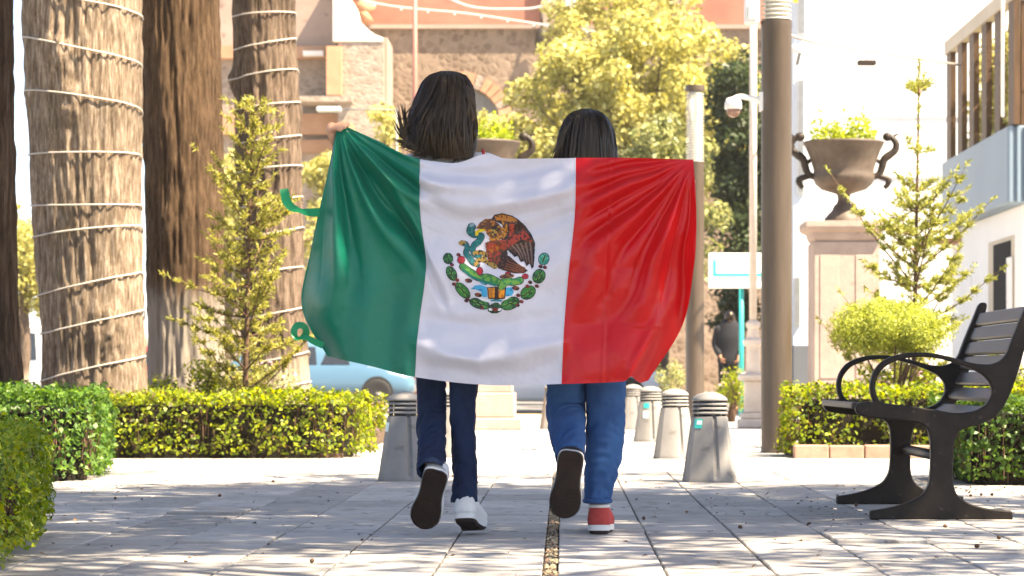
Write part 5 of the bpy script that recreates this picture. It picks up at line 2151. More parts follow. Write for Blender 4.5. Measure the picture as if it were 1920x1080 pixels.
def shoe(parent, heel, toe_dir, up, L, Wd, upper, sole_mat, rim_mat, name='shoe', toecap=None, bend=0.0):
    """low trainer: rubber sole with a pale sidewall, padded upper, heel counter, laces and opening"""
    y = Vector(toe_dir).normalized()
    z = Vector(up)
    z = (z - y * z.dot(y)).normalized()
    x = y.cross(z)
    Mt = Matrix((x, y, z)).transposed().to_4x4()
    Mt.translation = Vector(heel)
    ol = []
    m = 28
    prof = [(0.0, 0.30), (0.012, 0.50), (0.03, 0.64), (0.06, 0.74), (0.11, 0.80), (0.2, 0.81), (0.38, 0.76), (0.5, 0.80), (0.65, 0.96), (0.76, 1.0), (0.86, 0.93), (0.94, 0.72), (0.985, 0.42), (1.0, 0.12)]
    pa = np.array(prof)
    ts = np.concatenate([[0, 0.006, 0.012, 0.02, 0.03, 0.045, 0.06, 0.085], np.linspace(0.12, 0.86, 14), [0.9, 0.93, 0.95, 0.965, 0.98, 0.99, 0.996, 1.0]])
    hw = np.interp(ts, pa[:, 0], pa[:, 1]) * Wd / 2
    side = lambda t: 0.006 * math.sin(t * 3.0)

    def bz(t):
        return bend * max(0.0, t - 0.62) ** 1.3 * L

    def loop(zf, infl, zoff=0):
        R1 = [((h + infl) + side(t) * 0.0, t * L, zf + bz(t)) for t, h in zip(ts, hw)]
        L1 = [(-(h + infl), t * L, zf + bz(t)) for t, h in zip(ts, hw)]
        return [Mt @ Vector(p) for p in R1 + L1[::-1]]
    k = len(ts) * 2
    # outsole (dark), sidewall (pale)
    mb = MB()
    lo, mid = loop(-0.004, -0.004), loop(0.006, -0.002)
    vs = lo + mid
    fs = [tuple(range(k - 1, -1, -1))] + [(i, (i + 1) % k, k + (i + 1) % k, k + i) for i in range(k)]
    mb.add(vs, fs)
    root = MB()
    ups = []
    hts = [(0.0, 0.060), (0.06, 0.072), (0.2, 0.072), (0.35, 0.075), (0.5, 0.078), (0.62, 0.066), (0.75, 0.050), (0.88, 0.038), (0.97, 0.028), (1.0, 0.020)]
    ha = np.array(hts)
    rows = []
    for f, ins in ((0.0, 0.0), (0.35, 0.004), (0.62, 0.001), (0.82, -0.10), (0.94, -0.28), (1.0, -0.5)):
        R1, L1 = [], []
        for t, h in zip(ts, hw):
            zz = 0.024 + (float(np.interp(t, ha[:, 0], ha[:, 1])) - 0.004) * f
            ww = h * (1 + (ins if ins < 0 else 0)) + (ins if ins > 0 else 0) * 0.5
            R1.append(Mt @ Vector((ww, t * L * 0.985 + 0.002, zz + bz(t))))
            L1.append(Mt @ Vector((-ww, t * L * 0.985 + 0.002, zz + bz(t))))
        rows.append(R1 + L1[::-1])
    vs = [p for r in rows for p in r]
    fs = []
    for i in range(len(rows) - 1):
        for j in range(k):
            fs.append((i * k + j, i * k + (j + 1) % k, (i + 1) * k + (j + 1) % k, (i + 1) * k + j))
    b = (len(rows) - 1) * k
    for j in range(len(ts) - 1):
        fs.append((b + j, b + j + 1, b + k - 2 - j, b + k - 1 - j))
    root.add(vs, fs)
    so_ = root.build(name, upper, parent, smooth=True)
    mb.build('sole', sole_mat, so_)
    td = MB()
    for t in (0.06, 0.10, 0.14, 0.18, 0.22, 0.55, 0.60, 0.65, 0.70, 0.75, 0.80, 0.85, 0.90):
        hh = float(np.interp(t, pa[:, 0], pa[:, 1])) * Wd / 2 * 0.8
        c8 = [Mt @ Vector((sx * hh, t * L + sy * 0.0035, zz + bz(t))) for zz in (-0.0065, -0.0035) for sx, sy in ((-1, -1), (1, -1), (1, 1), (-1, 1))]
        td.add(c8, [(0, 3, 2, 1), (0, 1, 5, 4), (1, 2, 6, 5), (2, 3, 7, 6), (3, 0, 4, 7)])
    tag(td.build('tread', sole_mat, so_), kind='stuff')
    s2 = MB()
    a1, a2, a3 = loop(0.0062, 0.001), loop(0.026, 0.002), loop(0.027, -0.004)
    s2.add(a1 + a2 + a3, [(i, (i + 1) % k, k + (i + 1) % k, k + i) for i in range(k)] + [(k + i, k + (i + 1) % k, 2 * k + (i + 1) % k, 2 * k + i) for i in range(k)])
    s2.build('sidewall', rim_mat, so_, shade_angle=60)
    # heel counter and collar
    hc = MB()
    tq = list(np.linspace(0.26, 0.0, 9))
    vs = []
    for zz, fq in ((0.029, 1.03), (0.05, 1.03), (0.072, 0.97), (0.094, 0.86)):
        hq = [float(np.interp(t, pa[:, 0], pa[:, 1])) * Wd / 2 * fq for t in tq]
        row = [(h, t * L - 0.003 * (fq > 1) + (0.004 if fq < 0.9 else 0), zz) for t, h in zip(tq, hq)]
        row += [(-h, y_, z_) for h, y_, z_ in row[::-1]]
        vs += [Mt @ Vector(p) for p in row]
    na = len(tq) * 2
    hc.add(vs, [(r * na + i, r * na + i + 1, (r + 1) * na + i + 1, (r + 1) * na + i) for r in range(3) for i in range(na - 1)])
    hc.build('heel_counter', upper, so_, smooth=True)
    hc = MB()
    hc.tube([Mt @ Vector(p) for p in ([(h * 0.86 * (0.9 if t < 0.1 else 1), t * L + 0.004, 0.094) for t, h in zip(tq, [float(np.interp(t, pa[:, 0], pa[:, 1])) * Wd / 2 for t in tq])])]
            + [Mt @ Vector(p) for p in ([(-h * 0.86 * (0.9 if t < 0.1 else 1), t * L + 0.004, 0.094) for t, h in list(zip(tq, [float(np.interp(t, pa[:, 0], pa[:, 1])) * Wd / 2 for t in tq]))[::-1]])], 0.007, 8)
    if toecap:
        hc.build('collar', rim_mat, so_, smooth=True)
    la = MB()
    for t in (0.42, 0.48, 0.54, 0.60):
        zt_ = 0.024 + float(np.interp(t, ha[:, 0], ha[:, 1])) + 0.002
        la.tube([Mt @ Vector((-0.022, t * L, zt_ - 0.004)), Mt @ Vector((0, t * L, zt_ + 0.002)), Mt @ Vector((0.022, t * L, zt_ - 0.004))], 0.003, 5)
    la.build('laces', M['white_cloth'], so_, smooth=True)
    return so_


# ---- walker with brown hair, dark jeans, white shoes
YL = 9.56
mb = MB()
hcL = (-0.418, YL + 0.01, 1.535)
head(mb, hcL)
limb(mb, [(-0.418, YL + 0.01, 1.50), (-0.415, YL + 0.005, 1.40), (-0.412, YL, 1.35)], [0.050, 0.047, 0.06], 18)
limb(mb, [(-0.412, YL, 1.345), (-0.412, YL, 1.28), (-0.412, YL, 1.15), (-0.412, YL + 0.01, 1.00), (-0.412, YL + 0.01, 0.90), (-0.412, YL, 0.83)],
     [0.085, 0.15, 0.15, 0.118, 0.145, 0.145], 28, [(1.1, 0.6), (1.05, 0.62), (1, 0.70), (1, 0.72), (1.02, 0.74), (1.0, 0.75)], 5, (1, 0, 0))
handL = P(613, 250, 9.36)
limb(mb, [(-0.54, YL, 1.315), (-0.60, YL, 1.30), (-0.735, YL - 0.03, 1.27), tuple(handL + Vector((0.045, 0.05, -0.06)))], [0.050, 0.048, 0.038, 0.026], 16)
hand(mb, handL + Vector((0.045, 0.05, -0.06)), Vector((-0.35, -0.35, 0.9)), Vector((0.9, -0.45, 0.1)), 0.95, 1.75)
limb(mb, [(-0.28, YL, 1.315), (-0.23, YL, 1.29), (-0.08, YL - 0.02, 1.20), (0.10, YL - 0.03, 1.22)], [0.050, 0.047, 0.038, 0.026], 16)
hand(mb, Vector((0.10, YL - 0.03, 1.22)), (1, 0, 0.1), (0, 1, 0), 0.95, 0.8)
limb(mb, [(-0.345, YL, 0.84), (-0.355, YL + 0.015, 0.62), (-0.361, YL + 0.02, 0.45), (-0.352, YL + 0.01, 0.12), (-0.35, YL + 0.02, 0.075)], [0.065, 0.042, 0.034, 0.027, 0.03], 16)
limb(mb, [(-0.485, YL, 0.84), (-0.478, YL + 0.03, 0.62), (-0.474, YL + 0.05, 0.45), (-0.466, YL - 0.10, 0.275), (-0.467, YL - 0.13, 0.235)], [0.065, 0.042, 0.035, 0.027, 0.027], 16)
pL = mb.build('person', M['skin_light'])
remesh(pL, 0.006, 5)
tag(pL, 'walker with windblown brown hair, dark blue jeans and white shoes holding the green flag end', 'person', 'walkers carrying the flag')
face_bits(pL, hcL)
jeans([([(-0.345, YL, 0.86), (-0.352, YL + 0.015, 0.62), (-0.362, YL + 0.02, 0.46), (-0.358, YL + 0.01, 0.30), (-0.352, YL + 0.005, 0.12)], [0.084, 0.055, 0.047, 0.043, 0.041], [0.002, 0.003, 0.004, 0.005, 0.010]),
       ([(-0.485, YL, 0.86), (-0.478, YL + 0.03, 0.62), (-0.474, YL + 0.055, 0.45), (-0.470, YL - 0.03, 0.355), (-0.468, YL - 0.185, 0.232)], [0.084, 0.056, 0.052, 0.050, 0.046], [0.002, 0.003, 0.005, 0.007, 0.007])],
      (-0.415, YL, 0.86, 1.0), 'jeans', M['denim_dark'], pL, 3)
mb = MB()
limb(mb, [(-0.412, YL, 1.342), (-0.412, YL, 1.285), (-0.412, YL, 1.15), (-0.412, YL + 0.01, 1.00), (-0.412, YL + 0.01, 0.90)], [0.09, 0.160, 0.162, 0.135, 0.155], 32,
     [(1.15, 0.62), (1.08, 0.64), (1, 0.72), (1, 0.75), (1.02, 0.76)], 6, (1, 0, 0))
limb(mb, [(-0.53, YL, 1.315), (-0.62, YL, 1.295), (-0.70, YL - 0.02, 1.275)], [0.058, 0.058, 0.055], 18)
limb(mb, [(-0.29, YL, 1.318), (-0.21, YL, 1.285), (-0.14, YL - 0.01, 1.24)], [0.060, 0.058, 0.055], 18)
sh = mb.build('shirt', M['white_cloth'], pL, smooth=True)
remesh(sh, 0.01, 6)
mb = MB()
mb.tube(spline([(-0.288, YL - 0.052, 1.378), (-0.286, YL - 0.064, 1.366), (-0.282, YL - 0.068, 1.352)], 6), 0.005, 6)
mb.build('strap', M['red_cloth'], pL, smooth=True)
# standing foot, heel just off the ground
shoe(pL, (-0.357, 9.50, 0.060), (0.17, 1.0, -0.27), (0, 0.27, 1), 0.25, 0.094, M['shoe_white'], M['sole'], M['shoe_white'], bend=0.45)
# lifted foot, sole to the camera
hL = P(819, 882, 9.33)
tL = P(792, 986, 9.42)
shoe(pL, hL, tL - hL, (0.03, 1, 0.10), 0.236, 0.108, M['shoe_white'], M['sole'], M['shoe_white'])

# ---- walker with black hair, blue jeans
YR = 9.62
mb = MB()
hcR = (0.080, YR + 0.0, 1.405)
head(mb, hcR, 0.97)
limb(mb, [(0.08, YR, 1.37), (0.08, YR, 1.28), (0.08, YR, 1.23)], [0.048, 0.046, 0.06], 18)
limb(mb, [(0.08, YR, 1.225), (0.08, YR, 1.165), (0.08, YR, 1.04), (0.08, YR, 0.92), (0.082, YR, 0.84), (0.083, YR, 0.77)],
     [0.085, 0.152, 0.155, 0.135, 0.16, 0.165], 28, [(1.1, 0.6), (1.05, 0.62), (1, 0.72), (1, 0.74), (1.02, 0.76), (1.0, 0.78)], 5, (1, 0, 0))
handR = P(1283, 326, 9.46)
limb(mb, [(0.21, YR, 1.20), (0.27, YR, 1.20), (0.37, YR - 0.02, 1.21), tuple(handR + Vector((-0.05, 0.06, -0.05)))], [0.052, 0.05, 0.04, 0.027], 16)
hand(mb, handR + Vector((-0.05, 0.06, -0.05)), (0.65, -0.2, 0.7), (0.2, -1, 0), 0.92, 1.7)
limb(mb, [(-0.05, YR, 1.20), (-0.11, YR + 0.02, 1.19), (-0.21, YR + 0.03, 1.06), (-0.33, YR + 0.02, 1.03)], [0.052, 0.05, 0.04, 0.027], 16)
hand(mb, Vector((-0.33, YR + 0.02, 1.03)), (-1, 0, 0.05), (0, -1, 0), 0.92, 0.8)
limb(mb, [(0.15, YR, 0.78), (0.152, YR + 0.02, 0.58), (0.148, YR + 0.02, 0.42), (0.126, YR, 0.13), (0.118, YR + 0.01, 0.07)], [0.08, 0.058, 0.048, 0.031, 0.033], 16)
limb(mb, [(0.018, YR, 0.78), (0.012, YR + 0.03, 0.58), (0.011, YR + 0.04, 0.44), (0.020, YR - 0.12, 0.305), (0.022, YR - 0.15, 0.27)], [0.08, 0.058, 0.046, 0.03, 0.03], 16)
pR = mb.build('person', M['skin'])
remesh(pR, 0.006, 5)
tag(pR, 'walker with straight black hair, bright blue jeans and a red shoe at the red end', 'person', 'walkers carrying the flag')
face_bits(pR, hcR, 0.97)
jeans([([(0.152, YR, 0.82), (0.152, YR + 0.02, 0.58), (0.150, YR + 0.025, 0.42), (0.140, YR + 0.01, 0.27), (0.122, YR - 0.005, 0.118)], [0.102, 0.075, 0.069, 0.063, 0.041], [0.002, 0.003, 0.005, 0.005, 0.007]),
       ([(0.016, YR, 0.82), (0.012, YR + 0.03, 0.58), (0.010, YR + 0.045, 0.45), (0.013, YR - 0.06, 0.375), (0.022, YR - 0.185, 0.285)], [0.102, 0.074, 0.070, 0.064, 0.048], [0.002, 0.003, 0.005, 0.005, 0.005])],
      (0.083, YR, 0.80, 1.10), 'jeans', M['denim_blue'], pR, 8)
mb = MB()
limb(mb, [(0.08, YR, 1.222), (0.08, YR, 1.165), (0.08, YR, 1.04), (0.08, YR, 0.92), (0.08, YR, 0.84)], [0.09, 0.162, 0.166, 0.148, 0.168], 32,
     [(1.12, 0.62), (1.08, 0.64), (1, 0.74), (1, 0.77), (1.02, 0.78)], 6, (1, 0, 0))
limb(mb, [(0.20, YR, 1.20), (0.29, YR, 1.202), (0.35, YR - 0.01, 1.208)], [0.060, 0.060, 0.056], 18)
limb(mb, [(-0.04, YR, 1.20), (-0.13, YR + 0.02, 1.17), (-0.19, YR + 0.03, 1.10)], [0.060, 0.060, 0.056], 18)
sh = mb.build('shirt', M['grey_cloth'], pR, smooth=True)
remesh(sh, 0.01, 6)
shoe(pR, (0.125, 9.585, 0.010), (0.06, 1.0, -0.03), (0, 0.03, 1), 0.245, 0.096, M['shoe_red'], M['sole'], M['shoe_white'], toecap=True)
hR = P(1072, 846, 9.35)
tR = P(1056, 968, 9.40)
shoe(pR, hR, tR - hR, (0.02, 1, 0.06), 0.245, 0.112, M['shoe_black'], M['sole'], M['shoe_white'])
mb = MB()
q = [Vector((0.122, YR - 0.005, 0.118)) + Vector((math.cos(a) * 0.046, math.sin(a) * 0.046, 0.004)) for a in np.linspace(0, 2 * math.pi, 24)]
mb.tube(q, 0.009, 8, cap=False)
mb.build('turned_cuff', M['denim_blue'], pR, smooth=True)


# ---- hair
def hair_mass(parent, mat, rows, Y0, seed, strands, wisp=None, depth=0.095, tips=0.03, loose=0.004, wind=0.0, fly=40):
    """rows: (photo y, left, right, half-depth, y offset): an outer body of hair plus combed locks over it"""
    r = np.random.default_rng(seed)
    A = np.array(rows, float)
    ys = np.linspace(A[0, 0], A[-1, 0], 44)
    I = catmull(A[:, 1:], A[:, 0], ys)
    n = 90
    vs, fs = [], []

    def pt(j, a, off=0.0):
        y, (l, rr, dp, yo) = ys[j], I[j]
        cx, hw = PX((l + rr) / 2, Y0), max((rr - l) / 2 * Y0 / F, 0.004)
        return Vector((cx + (hw + off) * math.cos(a), Y0 + yo + (max(dp, 0.004) + off) * math.sin(a), PZ(y, Y0)))
    ang = np.linspace(0, 2 * np.pi, n, endpoint=False)
    for j in range(len(ys)):
        t = j / (len(ys) - 1)
        rid = fbm(np.stack([np.cos(ang) * 9 + seed, np.sin(ang) * 9, np.full(n, t * 1.5)], -1), 3) * (0.002 + (0.007 + loose * 0.5) * t)
        for k in range(n):
            vs.append(pt(j, ang[k], float(rid[k])))
    for j in range(len(ys) - 1):
        for k in range(n):
            fs.append((j * n + k, j * n + (k + 1) % n, (j + 1) * n + (k + 1) % n, (j + 1) * n + k))
    fs.append(tuple(range(n)))
    mb = MB()
    mb.add(vs, fs)
    hm = mb.build('hair', mat, parent, smooth=True)
    # locks: flat tapering ribbons lying on the mass
    V, Q = [], []

    def ribbon(path, w0, up, tilt=0.0):
        m = len(path)
        b0 = len(V)
        for i, p in enumerate(path):
            d = (path[min(i + 1, m - 1)] - path[max(i - 1, 0)]).normalized()
            o = Vector(p) - up
            sdv = d.cross(o)
            if sdv.length < 1e-6:
                sdv = Vector((1, 0, 0))
            sdv.normalize()
            sdv = (sdv * math.cos(tilt) + d.cross(sdv) * math.sin(tilt)).normalized()
            f = i / (m - 1)
            w = w0 * (0.55 + 0.9 * math.sin(math.pi * min(f * 1.1, 1)) ** 0.7) * (1 - f ** 5)
            V.append(tuple(p - sdv * w))
            V.append(tuple(p + sdv * w))
        for i in range(m - 1):
            Q.append((b0 + 2 * i, b0 + 2 * i + 1, b0 + 2 * i + 3, b0 + 2 * i + 2))
    cxh = PX((A[2, 1] + A[2, 2]) / 2, Y0)
    for s_ in range(strands):
        a = r.uniform(math.pi * 0.85, math.pi * 2.15)
        drift = r.normal(0, 0.10)
        j0 = int(r.uniform(0, 6))
        j1 = int(len(ys) - 1 - abs(r.normal(0, 6)))
        path = []
        lift = r.uniform(0.001, 0.006) + (r.uniform(0, loose) if r.uniform() < 0.4 else 0)
        ph = r.uniform(0, 6)
        wk = abs(r.normal(0.5, 0.6)) * (1.6 if math.cos(a) < -0.2 else 0.7)
        for j in np.linspace(j0, j1, 14):
            f = (j - j0) / max(j1 - j0, 1)
            p = pt(int(j), a + drift * f * (1 + loose * 60), lift * (0.3 + 0.7 * f) + (0.004 + loose * 0.5) * math.sin(ph + f * 5) * f)
            p = p + Vector((-wind * wk * f ** 2.2, -0.01 * wk * wind * 20 * f, 0.35 * wind * wk * f ** 3))
            path.append(p)
        d = (path[-1] - path[-2])
        path.append(path[-1] + d.normalized() * r.uniform(0.2, 1.0) * tips)
        ribbon(path, r.uniform(0.0010, 0.0032), Vector((cxh, Y0, path[6].z)), r.normal(0, 0.45))
    for s_ in range(fly):
        a = r.uniform(math.pi * 0.8, math.pi * 2.2)
        j0, j1 = int(r.uniform(0, 14)), int(r.uniform(20, len(ys) - 1))
        lf = r.uniform(0.006, 0.022)
        dr = r.normal(0, 0.35)
        path = [pt(int(j), a + dr * (j - j0) / (j1 - j0), lf * math.sin(math.pi * 0.75 * (j - j0) / (j1 - j0)) + 0.003) for j in np.linspace(j0, j1, 12)]
        path = [p + Vector((-wind * 1.5 * (i / 11) ** 2, 0, 0)) for i, p in enumerate(path)]
        ribbon(path, r.uniform(0.0005, 0.0010), Vector((cxh, Y0, path[6].z)))
    if wisp:
        for (p0, p1, p2, p3, cnt, sp_) in wisp:
            for k in range(int(cnt * 1.6)):
                j = lambda s: Vector(r.normal(0, s, 3))
                path = spline([P(*p0, Y0 - 0.06) + j(sp_), P(*p1, Y0 - 0.08) + j(sp_), P(*p2, Y0 - 0.08) + j(sp_ * 1.1), P(*p3, Y0 - 0.07) + j(sp_ * 1.2)], 14)
                ribbon(path, r.uniform(0.0014, 0.0042), Vector((cxh, Y0 + 0.3, path[6].z)))
    np_mesh('lock', V, Q, mat, hm, smooth=True)
    return hm


hair_mass(pL, M['hair_brown'], [
    (134.5, 826, 850, 0.02, -0.005), (139, 812, 866, 0.055, -0.005), (150, 799, 878, 0.08, -0.008), (172, 791, 885, 0.098, -0.012), (200, 787, 887, 0.104, -0.018), (235, 788, 889, 0.100, -0.03),
    (258, 794, 890, 0.090, -0.045), (280, 804, 889, 0.076, -0.055), (302, 815, 886, 0.066, -0.060)], YL, 12, 2000, tips=0.05, loose=0.008, wind=0.030, fly=160,
    wisp=[((800, 190), (792, 232), (770, 244), (752, 190), 9, 0.004), ((800, 200), (788, 245), (764, 250), (741, 198), 9, 0.005), ((802, 210), (786, 252), (760, 256), (737, 226), 8, 0.005), ((805, 215), (788, 260), (764, 268), (738, 262), 12, 0.006),
          ((810, 220), (800, 262), (780, 272), (752, 274), 26, 0.009), ((815, 230), (806, 270), (795, 284), (775, 290), 24, 0.009),
          ((850, 200), (835, 250), (815, 275), (796, 286), 30, 0.010), ((870, 190), (862, 240), (835, 270), (812, 292), 34, 0.010), ((880, 200), (882, 250), (868, 280), (850, 300), 26, 0.010),
          ((845, 150), (870, 170), (885, 215), (878, 262), 26, 0.008)])
hair_mass(pR, M['hair_black'], [
    (204.5, 1090, 1108, 0.02, 0), (208, 1078, 1121, 0.05, 0), (218, 1065, 1134, 0.078, -0.004), (240, 1053, 1147, 0.098, -0.008), (270, 1047, 1152, 0.103, -0.012), (300, 1044, 1154, 0.10, -0.02),
    (340, 1042, 1156, 0.092, -0.02), (380, 1044, 1154, 0.085, -0.02), (420, 1050, 1148, 0.075, -0.02)], YR, 15, 900, tips=0.015,
    wisp=[((1062, 235), (1052, 262), (1045, 285), (1034, 306), 12, 0.004), ((1085, 215), (1066, 240), (1054, 270), (1040, 300), 16, 0.004)])

# person in black far behind the teal sign post
YB2 = 43.0
bx_ = PX(1367, YB2)
mb = MB()
hb_ = (bx_ + 0.01, YB2, 1.50)
head(mb, hb_, 1.0)
limb(mb, [(bx_, YB2, 1.46), (bx_, YB2, 1.36)], [0.05, 0.055], 14)
limb(mb, [(bx_, YB2, 1.33), (bx_, YB2, 1.2), (bx_, YB2, 0.98), (bx_, YB2, 0.84)], [0.15, 0.18, 0.15, 0.16], 20, [(1, 0.6)] * 4, 5, (1, 0, 0))
for s in (-1, 1):
    limb(mb, [(bx_ + s * 0.17, YB2, 1.32), (bx_ + s * 0.22, YB2 + 0.02, 1.08), (bx_ + s * 0.15, YB2 - 0.1, 0.90)], [0.055, 0.045, 0.03], 12)
    hand(mb, Vector((bx_ + s * 0.15, YB2 - 0.1, 0.90)), (-s * 0.2, -0.4, -0.8), (-s, 0, 0), 1.0, 0.7)
    limb(mb, [(bx_ + s * 0.08, YB2, 0.85), (bx_ + s * 0.09, YB2, 0.48), (bx_ + s * 0.09, YB2, 0.10), (bx_ + s * 0.10, YB2 - 0.10, 0.045)], [0.085, 0.06, 0.04, 0.04], 14)
pB = mb.build('person', M['skin'])
remesh(pB, 0.008, 4)
tag(pB, 'distant person dressed in black standing beside the teal sign post', 'person')
mb = MB()
limb(mb, [(bx_, YB2, 1.36), (bx_, YB2, 1.2), (bx_, YB2, 0.98), (bx_, YB2, 0.82)], [0.165, 0.20, 0.18, 0.19], 20, [(1, 0.62)] * 4, 5, (1, 0, 0))
for s in (-1, 1):
    limb(mb, [(bx_ + s * 0.17, YB2, 1.33), (bx_ + s * 0.22, YB2 + 0.02, 1.08), (bx_ + s * 0.17, YB2 - 0.08, 0.94)], [0.068, 0.06, 0.05], 12)
mb.build('jacket', M['black_cloth'], pB, smooth=True)
mb = MB()
for s in (-1, 1):
    limb(mb, [(bx_ + s * 0.08, YB2, 0.86), (bx_ + s * 0.09, YB2, 0.48), (bx_ + s * 0.09, YB2, 0.09)], [0.10, 0.078, 0.06], 14)
mb.build('trousers', M['black_cloth'], pB, smooth=True)
mb = MB()
mb.ball((hb_[0], hb_[1] - 0.01, hb_[2] + 0.035), (0.086, 0.105, 0.10), 16, 10)
mb.build('hair', M['hair_black'], pB, smooth=True)

# ================================================================== FLAG
YFL = 9.34
S_ = [0, 1 / 6, 1 / 3, 1 / 2, 2 / 3, 5 / 6, 1]
T_ = [0, 0.25, 0.5, 0.75, 1]
CP = np.array([
    [(633, 229), (706, 262), (788, 298), (930, 297), (1079, 295), (1186, 295), (1301, 298)],
    [(611, 338), (699, 374), (789, 402), (935, 404), (1077, 401), (1191, 401), (1305, 400)],
    [(577, 472), (690, 494), (800, 500), (932, 508), (1066, 505), (1186, 504), (1301, 502)],
    [(556, 572), (672, 590), (787, 604), (922, 613), (1057, 612), (1170, 612), (1281, 610)],
    [(605, 667), (690, 685), (779, 707), (915, 722), (1052, 720), (1140, 717), (1217, 713)]], float)


def sstep(a, b, x):
    t = np.clip((x - a) / (b - a), 0, 1)
    return t * t * (3 - 2 * t)


def flag_px(s, t):
    s = np.asarray(s, float).ravel()
    t = np.asarray(t, float).ravel()
    # interpolate along s for every row, then along t
    rows = np.stack([catmull(CP[i], S_, s) for i in range(5)], 0)     # 5,n,2
    Tn = np.asarray(T_)
    d = np.gradient(rows, Tn, axis=0)
    i = np.clip(np.searchsorted(Tn, t) - 1, 0, 3)
    h = (Tn[i + 1] - Tn[i])[:, None]
    u = ((t - Tn[i]) / h[:, 0])[:, None]
    k = np.arange(len(s))
    out = ((2 * u ** 3 - 3 * u ** 2 + 1) * rows[i, k] + (u ** 3 - 2 * u ** 2 + u) * h * d[i, k] + (-2 * u ** 3 + 3 * u ** 2) * rows[i + 1, k] + (u ** 3 - u ** 2) * h * d[i + 1, k])
    # bunched bottom hem near the red corner and a shoulder bump on the top edge
    out[:, 1] += -9 * np.exp(-((s - 0.925) / 0.018) ** 2) * sstep(0.8, 1, t) + 4 * np.exp(-((s - 0.97) / 0.02) ** 2) * sstep(0.85, 1, t)
    out[:, 1] += -9 * np.exp(-((out[:, 0] - 908) / 26) ** 2) * (1 - sstep(0, 0.12, t)) + 5 * np.exp(-((out[:, 0] - 850) / 30) ** 2) * (1 - sstep(0, 0.1, t))
    return out


def sharp(x, k=0.6):
    """rounded-ridge wave"""
    v = np.sin(x)
    return np.sign(v) * np.abs(v) ** k


